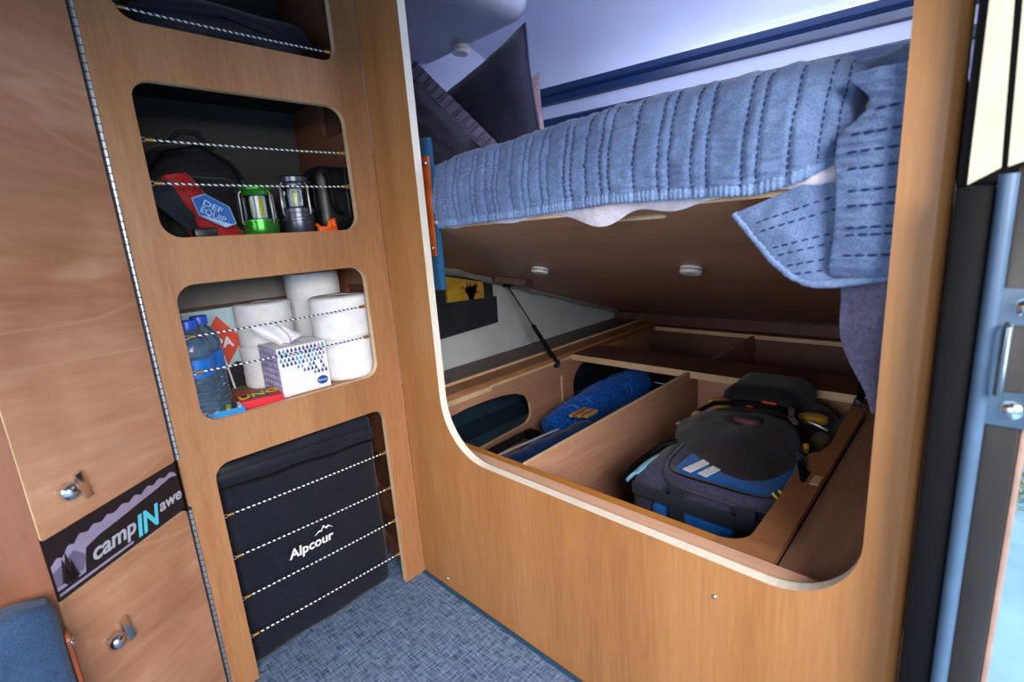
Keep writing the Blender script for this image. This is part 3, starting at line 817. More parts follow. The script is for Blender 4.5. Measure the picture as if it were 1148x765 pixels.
# ------------------------------------------------------------------ wall pocket and book
wp = tag(MB().prism([(.40, .533), (.706, .545), (.712, .700), (.70, .705), (.40, .78)], .0, .006, frame((-.3995, 0, 0), XA, ZU, XN)).build('wall_pocket', 'felt'), 'charcoal felt pocket on the white side wall', 'pocket')
MB().prism([(.40, .530), (.709, .542), (.712, .648), (.40, .660)], .020, .024, frame((-.3995, 0, 0), XA, ZU, XN)).build('pocket_front', 'felt', wp)
bk = thing('book', 'yellow book with dark red artwork poking out of the felt wall pocket', 'book', (-.385, .56, .64))
Tbk = frame((-.3930, 0, 0), XA, ZU, XN)
MB().prism([(.470, .56), (.652, .56), (.652, .712), (.472, .752)], .0, .010, Tbk).build('cover', 'book_yellow', bk)
random.seed(3)
mb = MB()
for k in range(26):
    y = .565+random.gauss(.02, .018); z = .69+random.gauss(.0, .016); z = min(z, .715); r = random.uniform(.003, .007)
    mb.prism([(y+r*math.cos(t)*random.uniform(.6, 1.2), z+r*math.sin(t)*random.uniform(.6, 1.2)) for t in [2*PI*i/7 for i in range(7)]], .0100, .0106, Tbk)
mb.build('cover_art', 'book_red', bk)
mb = MB()
for k in range(9):
    y = .585; mb.prism([(y-.001, .63), (y+.001, .63), (y+random.uniform(-.04, .04), .705), (y+random.uniform(-.04, .04), .70)], .0104, .0109, Tbk)
mb.build('cover_art', 'print_black', bk)

# ------------------------------------------------------------------ things in the left storage bay
random.seed(11)
cb = thing('chair_bag', 'long navy blue folded chair bag lying along the divider', 'bag', (.1, .3, .2))
mb = MB(); n = 22
mb.tube([Vector((.080+.050*k/n+.004*math.sin(k*.9),   .082+.56*k/n, .203+.002*math.sin(k*1.7))) for k in range(n+1)], [.03]+[.060+.004*noise.noise(Vector((k*.6, 2, 1))) for k in range(n-1)]+[.04], 22); mb.build('sleeve', 'steel_blue', cb, 60)
MB().tube([(.050, .10, .259), (.065, .3, .263), (.085, .5, .262)], .004, 6).build('strap', 'grey_print', cb, 60)
nb = thing('net_bundle', 'tangled bright blue net rolled up in plastic between the divider and box wall', 'net', (.0, .8, .2))
ax0, ax1 = Vector((-.030, .58, .215)), Vector((.020, 1.13, .245))
AX = (ax1-ax0); AL = AX.length; ad = AX.normalized(); au = ad.orthogonal().normalized(); av = ad.cross(au)
nr = lambda t: .034+.032*min(1, t*2.2)*(1-.25*max(0, t-.85)/.15)
MB().tube([ax0+AX*(k/16) for k in range(17)], [nr(k/16)*(.93+.07*noise.noise(Vector((k*.9, 1, 1)))) for k in range(17)], 18).build('roll', 'net_roll', nb, 60)
mb = MB()
for s_ in range(90):
    ph = random.uniform(0, 6.28); tw = random.uniform(-9, 9); t0 = random.uniform(-.05, .8); t1 = min(1., t0+random.uniform(.15, .4)); t0 = max(0, t0); pts = []
    for k in range(26):
        t = t0+(t1-t0)*k/25; a = ph+tw*(t-t0)+1.1*noise.noise(Vector((t*16, ph, s_)))
        r = nr(t)*(1.0+.10*noise.noise(Vector((t*22, s_, 1))))
        pts.append(ax0+AX*t+(au*math.cos(a)+av*math.sin(a))*r)
    mb.tube(pts, .0013, 4)
mb.build('netting', 'net_blue', nb, 60)
wd = thing('wooden_block', 'striped tan wooden block end resting on the navy chair bag', 'wooden block', (.09, .66, .25))
for k in range(5):
    mb = MB(); mb.box((.050+.012*k, .60+.006*k, .262), (.062+.012*k, .690, .272), .002); mb.build('slat', 'tan' if k % 2 == 0 else 'tan_dark', wd)
for o in [x for x in bpy.data.objects if x.parent == wd]: o.name = 'slat'
wd.name = 'wooden_block'
po = thing('tripod', 'folded black tripod poles beside the navy chair bag', 'tripod', (-.0, .3, .2))
for k in range(4):
    x = -.065+.015*k; MB().tube([(x, .085, .205+.006*(k % 2)), (x+.010, .50-.03*k, .222+.004*k)], .006, 8).build('leg', 'black_plastic', po, 60)
MB().box((-.050, .47, .206), (.000, .51, .234), .008).build('head', 'black_rubber', po, 40)
MB().box((-.046, .22, .201), (.012, .236, .226), .003).build('clamp', 'brass', po, 40)

# ------------------------------------------------------------------ duffel bag
df = thing('duffel_bag', 'plum grey and bright blue duffel bag with dark webbing straps in the right bay', 'duffel bag', (.64, .4, .1))
soft((.470, .285, .090), (.770, .522, .352), .045, .004, 9, 16, None, 2, .006).build('body', 'duffel', df, 60)
soft((.535, .270, .235), (.765, .30, .298), .014, .002, 14, 10, None, 5).build('front_pocket', 'blue', df, 60)
soft((.560, .30, .338), (.765, .52, .366), .013, .002, 12, 12, None, 6).build('top_panel', 'blue', df, 60)
mb = MB()
# raised collar around the top panel
col = [Vector((.553+(.215)*(.5-.5*math.cos(t))*1.0, .405, .360)) for t in (0,)]
ring = []
for k in range(40):
    t = 2*PI*k/40
    ring.append(Vector((.660+.118*math.copysign(abs(math.cos(t))**.7, math.cos(t)), .405+.128*math.copysign(abs(math.sin(t))**.7, math.sin(t)), .356+.006*math.sin(3*t))))
mb.tube(ring, .016, 10, closed=True); mb.build('collar', 'duffel', df, 60)
mb = MB(); mb.tube([p+Vector((0, -.004, .012)) for p in ring], .004, 6, closed=True); mb.build('zipper', 'black_rubber', df, 60)
for x in (.583, .713):
    mb = MB(); mb.grid(lambda u, v: (x+.032*u, .268-.006*math.sin(v*PI), .13+.222*v), 2, 12, thick=-.004); mb.build('strap', 'web', df, 60)
mb = MB(); mb.grid(lambda u, v: (.492+.270*u, .272-.008*math.sin(u*PI), .304+.026*v), 20, 2, thick=-.003); mb.build('band', 'web', df, 60)
for x in (.598, .630):
    mb = MB()
    for k in range(6): mb.box((x+.010, .312+k*.018, .3685), (x+.030, .327+k*.018, .3700))
    T = Matrix.Translation((x, .40, 0)) @ Matrix.Rotation(R(-14), 4, 'Z') @ Matrix.Translation((-x, -.40, 0)); mb.v = [T @ v for v in mb.v]
    mb.build('reflective_stripe', 'white', df)
mb = MB(); mb.grid(lambda u, v: (.462+.035*u+.006*math.sin(v*3), .285+.115*v, .312+.034*math.sin(u*PI*.5)+.010*math.sin(v*PI)), 10, 14, thick=.006); mb.build('side_pocket', 'lightblue', df, 60)
mb = MB(); mb.tube([(.464, .28, .312), (.456, .33, .324), (.458, .39, .330), (.475, .44, .345), (.52, .47, .362)], .007, 8); mb.build('pocket_rim', 'black_rubber', df, 60)
mb = MB()
random.seed(5)
for k in range(5): mb.tube([(.755+.004*k, .50, .355), (.772+.003*k, .44, .385-.004*k), (.790, .39+.01*k, .372), (.800-.003*k, .34, .352)], .005, 6)
mb.build('cord_tangle', 'black_rubber', df, 60)
mb = MB(); mb.tube([(.765, .330, .372), (.780, .325, .362), (.795, .318, .345)], .003, 6); mb.tube([(.758, .318, .370), (.775, .31, .360), (.79, .30, .342)], .003, 6); mb.build('pull_cord', 'yellow', df, 60)

df.location += Vector((.026, -.05, .012))
# ------------------------------------------------------------------ backpack
bk2 = thing('backpack', 'black backpack with mustard patches lying behind the blue duffel bag', 'backpack', (.6, .7, .1))
soft((.490, .475, .100), (.785, .885, .372), .06, .008, 7, 18, None, 9, .010).build('body', 'nylon_brown', bk2, 60)
plan = [(.500, .50), (.515, .43), (.565, .375), (.640, .325), (.715, .278), (.757, .310), (.782, .40), (.776, .49), (.750, .57), (.700, .625), (.62, .645), (.545, .615)]
pc = Vector((.650, .480))
def prad(a):
    d = Vector((math.cos(a), math.sin(a))); best = .1
    for (x0, y0), (x1, y1) in zip(plan, plan[1:]+plan[:1]):
        ex, ey = x1-x0, y1-y0; den = d.x*ey-d.y*ex
        if abs(den) < 1e-9: continue
        qx, qy = x0-pc.x, y0-pc.y
        t = (qx*ey-qy*ex)/den; w_ = (qx*d.y-qy*d.x)/den
        if t > 0 and -.001 <= w_ <= 1.001: best = t
    return best
rads = [prad(2*PI*k/72) for k in range(72)]
rads = [sum(rads[(k+j) % 72] for j in (-2, -1, 0, 1, 2))/5 for k in range(72)]
def bulb(u, v):
    k = int(round(u*72)) % 72; a = 2*PI*k/72; r = rads[k]
    if v < .75:
        t = v/.75; z = .388+.032*(1-t**2.6)+.010*max(0, (.5-abs(t-.3)))
        rr = r*t
    else:
        t = (v-.75)/.25; rr = r*(1+.05*math.sin(t*PI)-.06*t); z = .388-.050*t
    x = pc.x+rr*math.cos(a); y = pc.y+rr*math.sin(a)
    nz = noise.noise(Vector((x*9, y*9, 4)))*.014+noise.noise(Vector((x*26, y*26, 7)))*.004+.0025*math.sin(y*60+x*20)*noise.noise(Vector((x*12, 3, 3)))
    return (x, y, z+nz)
MB().grid(bulb, 72, 26).build('front_panel', 'nylon_brown', bk2, 70)
soft((.520, .690, .33), (.722, .893, .432), .045, .007, 9, 16, None, 3, .006).build('top_lid', 'nylon', bk2, 60)
Tov = Matrix.Translation((.662, .490, .4255)) @ Matrix.Rotation(R(-4), 4, 'X')
mb = MB(); mb.lathe([(.030, -.006), (.030, .003), (.026, .0045)], 28, 0, Tov, .5); lo_ = mb.build('badge', 'badge_wine', bk2, 30)
mb = MB(); mb.lathe([(.0255, .003), (.0255, .005)], 28, 0, Tov, .46); mb.build('badge_center', 'badge_mid', lo_, 30)
def patch(c, rx, ry, mat, tilt=0, name='patch', yaw=0):
    mb = MB(); T = Matrix.Translation(c) @ Matrix.Rotation(R(yaw), 4, 'Z') @ Matrix.Rotation(R(tilt), 4, 'X')
    mb.lathe([(rx*.98, -.014), (rx, .0), (rx*.9, .004), (rx*.6, .0065), (0, .007)], 20, 0, T, ry/rx); return mb.build(name, mat, bk2, 50)
patch((.530, .672, .392), .024, .036, 'mustard', -8, yaw=-25); patch((.752, .695, .386), .032, .034, 'mustard', -8, yaw=20)
patch((.512, .560, .385), .010, .02, 'mustard', 0); patch((.778, .520, .378), .007, .009, 'mustard', 0)
mb = MB(); mb.box((.635, .676, .394), (.672, .688, .410), .003); mb.build('pull_tab', 'red_orange', bk2)
mb = MB(); mb.box((.600, .668, .388), (.618, .678, .404), .003); mb.build('pull_tab', 'red_orange', bk2)
soft((.775, .56, .10), (.835, .885, .345), .028, .006, 10, 12, None, 8).build('side_pocket', 'nylon', bk2, 60)
soft((.760, .58, .30), (.800, .67, .366), .018, .004, 12, 8, None, 12).build('mesh_pocket', 'olive', bk2, 60)
def zipp(c, yaw):
    mb = MB(); T = Matrix.Translation(c) @ Matrix.Rotation(R(yaw), 4, 'Z') @ Matrix.Rotation(R(8), 4, 'X')
    mb.prism(rrect(-.0065, -.02, .0065, .02, .006, 5), 0, .003, T)
    o = mb.build('zip_pull', 'steel', bk2)
    mb = MB(); mb.lathe([(.0, .0036), (.0035, .0034), (.0035, .003)], 12, 0, T @ Matrix.Translation((0, .012, 0))); mb.build('hole', 'black_plastic', o)
zipp((.733, .590, .406), 35); zipp((.716, .640, .408), 15)
mb = MB(); mb.tube([(.755, .640, .392), (.775, .635, .388), (.795, .64, .378)], .0035, 6); mb.build('zip_pull', 'steel', bk2, 60)
mb = MB(); mb.tube([(.505, .56, .385), (.53, .63, .398), (.60, .665, .402), (.68, .665, .402), (.745, .61, .396), (.785, .52, .372)], .006, 8); mb.build('zipper', 'black_rubber', bk2, 60)
mb = MB(); mb.tube([(.486, .50, .372), (.500, .498, .380)], .005, 8); mb.build('buckle', 'steel', bk2, 60)

# ------------------------------------------------------------------ lower cubby: big black storage bag
ab = thing('storage_bag', 'large black nylon storage bag with white mountain logo in the floor level cubby', 'bag', (-.17, -.25, 0))
bm_ = soft((-.30, -.432, .003), (-.036, -.078, .478), .018, .006, 9, 30, None, 1)
bm_.build('body', 'bag_black', ab, 60)
def wr2(y, z): return -.0335
mb = MB(); mb.tube([(-.0305, -.43+.345*k/16, .424-.014*k/16+.002*math.sin(k)) for k in range(17)], .003, 6); mb.build('zipper', 'black_rubber', ab, 60)
mb = MB(); mb.grid(lambda u, v: (-.0300+.003*math.sin(v*PI), -.432+.35*u, .432-.014*u+.026*v), 12, 5, thick=.002); mb.build('zip_flap', 'bag_black', ab, 60)
TL4 = frame((-.0222, -.325, .2135), XA, ZU, XN)
text('Alpcour', TL4, .0315, 'white', ab, shear=.12, bold=.0007, sx=.98)
mk = [(.060, .027), (.072, .036), (.076, .033), (.083, .044), (.090, .036), (.094, .040), (.106, .028), (.099, .033), (.094, .036), (.090, .032), (.083, .039), (.077, .030), (.072, .032)]
flat(mk, 0, 'logo_mark', 'white', ab, TL4)

# ------------------------------------------------------------------ second cubby: bottles, boxes, tissue, rolls
ZS = .5755
def bottle(label, x, y, rz):
    b = thing('water_bottle', label, 'bottle', (0, 0, 0), 'plastic water bottles')
    prof = [(.024, .0), (.030, .004), (.031, .012)]
    for k in range(8):
        z = .016+k*.0085; prof += [(.0310, z), (.0290, z+.004)]
    prof += [(.031, .086), (.031, .122), (.0285, .125), (.031, .130), (.0305, .140), (.026, .156), (.019, .168), (.0125, .175), (.0125, .184)]
    MB().lathe(prof, 28).build('body', 'pet', b, 50)
    MB().lathe([(.0316, .087), (.0316, .121)], 28).build('label_band', 'label_blue', b, 50)
    cp = []
    mb = MB(); mb.lathe([(.0155, .178), (.0155, .192), (.0145, .1945), (0, .195)], 24); mb.build('cap', 'cap_blue', b, 40)
    del b['group']
    b.location = (x, y, ZS); b.rotation_euler.z = rz
    return b
b0_ = bottle('clear water bottle with blue cap, rightmost of the bottles beside the pale box', -.105, -.384, 0.)
for lab, x, y in (('clear water bottle with blue cap at the front left of the cubby', -.048, -.418),
                  ('clear water bottle with blue cap directly behind the front left one', -.118, -.4335),
                  ('clear water bottle farthest back in the left corner of the cubby', -.182, -.412)):
    c = copy_tree(b0_); c.location = (x, y, ZS); c.rotation_euler.z = x*20; c['label'] = lab
def dup_text(): pass
# pale box with red diamond
px = thing('game_box', 'pale blue box with a red diamond lettered PA behind the bottles', 'box', (-.22, -.3, ZS))
MB().box((-.250, -.405, ZS+.0004), (-.222, -.255, .768), .0015).build('box', 'pale_box', px)
Tpx = frame((-.2218, 0, 0), XA, ZU, XN)
dcx, dcz = -.322, .690
flat([(dcx-.045, dcz+.0), (dcx, dcz+.062), (dcx+.045, dcz), (dcx, dcz-.062)], 0, 'diamond_print', 'red_box', px, Tpx)
text('PA', Tpx @ Matrix.Translation((dcx-.014, dcz-.012, .0007)), .032, 'white', px, bold=.001)
flat([(-.36, .577), (-.262, .577), (-.262, .628), (-.30, .640), (-.36, .60)], 0, 'dark_print', 'print_black', px, Tpx)
for q in (-.335, -.315): flat([(q, .577), (q+.004, .577), (q-.006, .66), (q-.010, .66)], .0005, 'stripe_print', 'white', px, Tpx)
# card game boxes
ub = thing('card_game_box', 'red card game pack with yellow lettering lying flat beside the tissue box', 'card game', (-.06, -.31, ZS))
Tub = Matrix.Translation((-.062, -.313, ZS+.0004)) @ Matrix.Rotation(R(82), 4, 'Z')
MB().box((-.040, -.042, 0), (.040, .036, .016), .001, T=Tub).build('box', 'uno_red', ub)
Tu2 = Tub @ Matrix.Translation((0, 0, .0162)) @ Matrix.Rotation(R(8), 4, 'Z')
mb = MB(); mb.lathe([(.036, 0), (.036, .0003)], 32, 0, Tu2, .66); mb.build('oval_print', 'print_black', ub)
text('UNO', Tu2 @ Matrix.Translation((-.001, -.0125, .0008)), .036, 'uno_yellow', ub, align='CENTER', shear=.15, bold=.0008)
vb = thing('card_game_box', 'multicoloured card pack in the front left corner of the cubby floor', 'card game', (-.05, -.39, ZS))
Tvb = Matrix.Translation((-.034, -.384, ZS+.0004)) @ Matrix.Rotation(R(82), 4, 'Z')
MB().box((-.034, -.020, 0), (.030, .020, .013), .001, T=Tvb).build('box', 'print_blue', vb)
random.seed(2)
for k, mm in enumerate(('uno_red', 'white', 'print_green', 'uno_yellow', 'print_black', 'white')):
    a = -.032+k*.010; m = MB(); m.prism([(a, -.019), (a+.007, -.019), (a+.012, .019), (a+.004, .019)], .0132, .0136+.0001*k, Tvb); m.build('stripe_print', mm, vb)
# tissue box
tbx = thing('tissue_box', 'cube tissue box with blue teardrop print and a tissue pulled up', 'tissue box', (-.085, -.218, ZS))
MB().box((-.138, -.2725, ZS+.0004), (-.032, -.1655, .6835), .0012).build('carton', 'white_paper', tbx)
Tfx = frame((-.0318, 0, 0), XA, ZU, XN)
random.seed(4); drops = MB(); DK = ['drop_navy', 'drop_teal', 'drop_purple', 'lavender']
for r_ in range(7):
    for c_ in range(12):
        y = -.267+c_*.0086+(.0038 if r_ % 2 else 0); z = .676-r_*.0098
        if y > -.169 or (r_ > 3 and (y < -.252+(r_-3)*.012 or random.random() < .12*(r_-2))) : continue
        k = random.choice(['drop_navy', 'drop_navy', 'drop_teal', 'drop_purple', 'lavender'])
        drops.prism([(y, z+.0058), (y-.0016, z+.002), (y-.0029, z-.0015), (y-.0021, z-.0038), (y, z-.0047), (y+.0021, z-.0038), (y+.0029, z-.0015), (y+.0016, z+.002)], 0, .0004, Tfx, DK.index(k))
drops.build('teardrop_print', DK[0], tbx, None, DK[1:])
mb = MB(); mb.lathe([(.0125, 0), (.0125, .0005)], 28, 0, Tfx @ Matrix.Translation((-.184, .5945, 0)), .78); ov = mb.build('brand_oval', 'badge', tbx)
text('Kleenex', Tfx @ Matrix.Translation((-.184, .5925, .0007)), .0062, 'white', tbx, align='CENTER', shear=.2)
# scalloped lavender side
Tsd = frame((0, -.2727, 0), Vector((1, 0, 0)), ZU, Vector((0, -1, 0)))
flat([(-.137, .577), (-.033, .577), (-.033, .6825), (-.137, .6825)], 0, 'side_print', 'lavender', tbx, Tsd)
mb = MB()
for r_ in range(7):
    for c_ in range(8):
        x0 = -.134+c_*.0128+(.0064 if r_ % 2 else 0); z0 = .583+r_*.0145
        if x0 > -.043 or z0 > .672: continue
        mb.tube([Tsd @ Vector((x0+.0064*(1-math.cos(t)), z0+.010*math.sin(t), .0006)) for t in [PI*k/8 for k in range(9)]], .0007, 4)
mb.build('side_print', 'lavender_line', tbx)
MB().lathe([(.028, 0), (.028, .0004)], 24, 0, Matrix.Translation((-.085, -.219, .6836)), .6).build('opening', 'lavender', tbx)
def tis(u, v):
    a = (u-.5)*2; w = .014+.020*math.sin(v*PI*.75)
    x = -.085+.012*math.sin(a*5+v*3)*(1-.3*v)+.014*v*a; y = -.232+a*w*1.0-.022*v*v+.010*a*v
    z = .682+v*(.058-.020*abs(a)-.012*a)
    return (x, y, z)
MB().grid(tis, 26, 16, thick=.0006).build('tissue', 'white_paper', tbx, 70)
# paper rolls
def roll(label, x, y, z, rad=.061, h=.098):
    t = thing('toilet_roll', label, 'toilet roll', (0, 0, 0), 'white paper rolls')
    pr = [(.021, .0)]+[(rad-.003, .0), (rad, .004)]+[(rad+.0006*math.sin(k*1.9), .004+(h-.008)*k/12) for k in range(1, 12)]+[(rad, h-.004), (rad-.004, h), (.021, h), (.0205, h-.002)]
    mb = MB(); mb.lathe(pr, 40)
    for v in mb.v: v += Vector((v.x, v.y, 0)).normalized()*.0012*noise.noise(Vector((v.x*40, v.y*40, v.z*30+z)))
    mb.build('paper', 'white_paper', t, 50)
    mb = MB(); mb.lathe([(.0203, .0), (.0203, h-.001)], 24); mb.lathe([(.0188, .0), (.0188, h-.001)], 24); mb.build('core', 'tan', t, 40)
    mb = MB(); mb.grid(lambda u, v: ((rad+.0016)*math.cos(-1.2+u*.55), (rad+.0016)*math.sin(-1.2+u*.55), .003+(h-.006)*v), 10, 2, thick=.0006); mb.build('loose_sheet', 'white_paper', t, 60)
    del t['group']
    t.location = (x, y, z); return t
r0 = roll('white toilet roll, lower one of the left stack behind the tissue box', -.197, -.232, ZS+.0005)
def rcopy(label, x, y, z, rot, k_=1.):
    c = copy_tree(r0); c.scale = (k_, k_, 1); c.location = (x, y, z); c.rotation_euler.z = rot; c['label'] = label; return c
rcopy('white toilet roll, upper one of the left stack behind the tissue box', -.195, -.230, ZS+.0985, .9)
rcopy('white toilet roll, lower one of the right stack by the opening edge', -.092, -.0865, ZS+.0005, 2.2, 1.16)
rcopy('white toilet roll, upper one of the right stack by the opening edge', -.092, -.0865, ZS+.0985, .3, 1.16)
tr = roll('tall white paper roll standing at the back behind the toilet rolls', -.235, -.085, ZS+.0005, .066, .252); tr.name = 'paper_towel_roll'; tr['category'] = 'paper roll'

# ------------------------------------------------------------------ third cubby: packs, lanterns, case
ZT = .917
bp3 = thing('daypack', 'black dome shaped backpack at the back left of the lantern cubby', 'backpack', (-.22, -.32, ZT))
def dome(u, v):
    a = u*PI; y = -.330-.135*math.cos(a)*(1 if v < 2 else 1)
    zt = .20*math.sin(a)**.62
    k = (2*v-1)
    x = -.215+.085*k*(1-.18*math.sin(a))+.006*noise.noise(Vector((u*7, v*7, 3)))
    z = ZT+.0008+zt*(1-.32*abs(k)**3)+.005*noise.noise(Vector((u*8, v*6, 8)))*math.sin(a)
    return (x, y, z)
mb = MB(); mb.grid(dome, 44, 22)
mb.grid(lambda u, v: Vector((dome(u, 1)[0]-.0, dome(u, 1)[1], ZT+.0008+(dome(u, 1)[2]-ZT)*v)), 44, 10)
mb.grid(lambda u, v: Vector((dome(u, 0)[0], dome(u, 0)[1], ZT+.0008+(dome(u, 0)[2]-ZT)*v)), 44, 6)
mb.build('body', 'nylon', bp3, 60)
soft((-.155, -.400, ZT+.0008), (-.112, -.262, ZT+.125), .02, .004, 12, 10, None, 3).build('front_pocket', 'nylon', bp3, 60)
mb = MB(); mb.tube([(-.150, -.415, ZT+.125), (-.118, -.38, ZT+.168), (-.112, -.32, ZT+.182), (-.122, -.262, ZT+.150), (-.130, -.235, ZT+.08)], .004, 6); mb.build('zipper', 'black_rubber', bp3, 60)
mb = MB(); mb.tube([(-.112, -.252, ZT+.118), (-.106, -.250, ZT+.104), (-.106, -.246, ZT+.092)], [.003, .005, .004], 8); mb.build('zip_pull', 'gun', bp3, 60)
mb = MB(); mb.tube([(-.20, -.36, ZT+.192), (-.19, -.33, ZT+.222), (-.19, -.30, ZT+.222), (-.20, -.27, ZT+.192)], .007, 8); mb.build('handle', 'nylon', bp3, 60)
rb = thing('red_pouch', 'red nylon pouch with a blue hexagonal badge leaning on the black daypack', 'pouch', (-.07, -.35, ZT))
def red(u, v):
    # slumped triangular pouch, top at left
    y0 = -.352-.050*v; y1 = -.278-.080*v
    y = y0+(y1-y0)*u; z = ZT+.0008+.122*v
    x = -.100+.030*math.sin(u*PI)**.6*(1-.3*v)+.003*noise.noise(Vector((u*6, v*6, 1)))
    z -= .012*(1-math.sin(u*PI))*v
    return (x, y, z)
MB().grid(red, 30, 26, thick=-.012).build('body', 'redbag', rb, 60)
def redP(u, v): return Vector(red(u, v))
bn = Vector((.97, .06, .22)).normalized()
Tbg = rotfrm((-.040, -.334, .968), (0.0, .86, -.50), bn)
hexa = lambda s_: [(-.043*s_, .004*s_), (-.026*s_, .024*s_), (.020*s_, .022*s_), (.041*s_, -.004*s_), (.026*s_, -.022*s_), (-.022*s_, -.022*s_)]
bo = flat(hexa(1), 0, 'badge', 'badge_rim', rb, Tbg); 
flat(hexa(.93), .0004, 'badge_center', 'badge', bo, Tbg)
text('DEF', Tbg @ Matrix.Translation((-.024, .001, .001)), .0165, 'badge_text', bo, bold=0, sx=1.25)
text('EQUIP', Tbg @ Matrix.Translation((-.024, -.0135, .001)), .0165, 'badge_text', bo, bold=0, sx=1.0)
flat([(-.020, -.0195), (.034, -.010), (.030, -.015), (.024, -.0205)], .0010, 'swoosh_print', 'badge_text', bo, Tbg)
mb = MB()
mb.grid(lambda u, v: (-.062-.012*math.sin(u*2), -.425+.060*v+.030*u-.03*(1-v)*(1-u), ZT+.100-.096*v+.012*u*(1-v)), 6, 14, thick=.004)
mb.build('strap', 'web', rb, 60)
mb = MB(); mb.box((-.062, -.375, ZT+.0008), (-.040, -.335, ZT+.022), .004); mb.build('buckle', 'black_plastic', rb, 40)
fk = tag(MB().tube([(-.050, -.432, ZT+.012), (-.050, -.436, ZT+.05), (-.052, -.448, ZT+.092)], [.017, .016, .012], 16).build('flashlight', 'black_plastic', None, 50), 'glossy black tube standing at the left edge of the lantern cubby', 'flashlight')
def lantern(label, x, y, mat, rad, h, base, led_side):
    t = thing('camping_lantern', label, 'lantern', (x, y, ZT+.0005))
    O = Matrix.Translation((x, y, ZT+.0005))
    MB().lathe([(rad*.86, 0), (rad*.92, .004), (rad*.92, base*.5), (rad*.97, base*.52), (rad*.97, base*.60), (rad*.9, base*.62), (rad*.9, base*.78), (rad*.98, base*.80), (rad*.98, base*.93), (rad*.8, base)], 32, 0, O).build('base', mat, t, 40)
    MB().lathe([(rad*.66, base), (rad*.66, h*.80)], 28, 0, O).build('globe', 'clear', t, 50)
    cap = MB(); cap.lathe([(rad*.74, h*.78), (rad*.78, h*.80), (rad*.74, h*.86), (rad*.84, h*.88), (rad*.86, h*.95), (rad*.70, h*.985), (0, h)], 32, 0, O); cap.build('cap', mat, t, 40)
    for k in range(3):
        a = led_side+k*2.094
        mb = MB(); d = Vector((math.cos(a), math.sin(a), 0)); e = Vector((-d.y, d.x, 0)); zz = base+.002
        Tl_ = O @ frame(d*rad*.22, e, ZU, d)
        mb.prism([(-rad*.22, zz), (rad*.22, zz), (rad*.22, h*.77), (-rad*.22, h*.77)], -.003, .001, Tl_); lp = mb.build('led_panel', 'white', t)
        mb = MB(); mb.prism([(-rad*.12, zz+.004), (rad*.12, zz+.004), (rad*.12, h*.74), (-rad*.12, h*.74)], .001, .0022, Tl_); mb.build('led_strip', 'led', lp)
    for k in range(4):
        a = .35+k*PI/2; d = Vector((math.cos(a), math.sin(a), 0))
        pts = [O @ (d*rad*1.0+ZU*base*.7), O @ (d*rad*1.08+ZU*(base*.7+.004)), O @ (d*rad*1.06+ZU*(h*.80)), O @ (d*rad*.9+ZU*h*.86)]
        MB().tube(pts, .0017, 6).build('guard_wire', 'steel', t, 50)
    mb = MB(); mb.tube([O @ Vector((rad*1.02*math.cos(t_)*.2, rad*.98*math.cos(t_), h*.95-.01+.012*math.sin(t_)*.3)) for t_ in [PI*k/12 for k in range(13)]], .002, 6); mb.build('handle', 'gun', t, 50)
lantern('small green camping lantern with yellow light strip', -.075, -.243, 'green', .038, .106, .036, .2)
lantern('taller gunmetal grey camping lantern beside the green one', -.085, -.157, 'gun', .036, .128, .060, -.5)
hc = thing('hard_case', 'black moulded hard case with a carry handle at the right of the lantern cubby', 'case', (-.09, -.06, ZT))
soft((-.150, -.113, ZT+.0008), (-.062, -.0145, ZT+.150), .022, 0, n=12).build('shell', 'black_plastic', hc, 60)
mb = MB(); mb.tube([(-.060, -.093, ZT+.132), (-.050, -.090, ZT+.122), (-.048, -.089, ZT+.070), (-.052, -.080, ZT+.050), (-.060, -.066, ZT+.044)], .0058, 10); mb.build('handle', 'black_rubber', hc, 60)
mb = MB(); mb.box((-.064, -.052, ZT+.030), (-.052, -.030, ZT+.146), .006); mb.build('rib', 'black_plastic', hc, 40)
oc = thing('orange_clip', 'small bright orange plastic clip on the shelf in front of the black case', 'clip', (-.05, -.11, ZT))
mb = MB(); mb.box((-.052, -.135, ZT+.0006), (-.038, -.092, ZT+.016), .004)
mb.build('body', 'orange', oc, 40)
mb = MB(); mb.tube([(-.045, -.108, ZT+.012), (-.044, -.106, ZT+.026), (-.044, -.098, ZT+.030), (-.045, -.096, ZT+.012)], .006, 8); mb.tube([(-.045, -.128, ZT+.010), (-.042, -.138, ZT+.020)], .004, 8); mb.build('prong', 'orange', oc, 50)
# top cubby
tc_ = thing('stuff_sack', 'dark navy stuff sack in the topmost cubby', 'bag', (-.2, -.25, 1.26))
soft((-.30, -.42, 1.2585), (-.06, -.06, 1.36), .045, .010, 9, 14, None, 21).build('body', 'bag_black', tc_, 60)
MB().tube([(-.06, -.40, 1.31), (-.052, -.25, 1.33), (-.06, -.08, 1.30)], .005, 6).build('drawstring', 'web', tc_, 50)

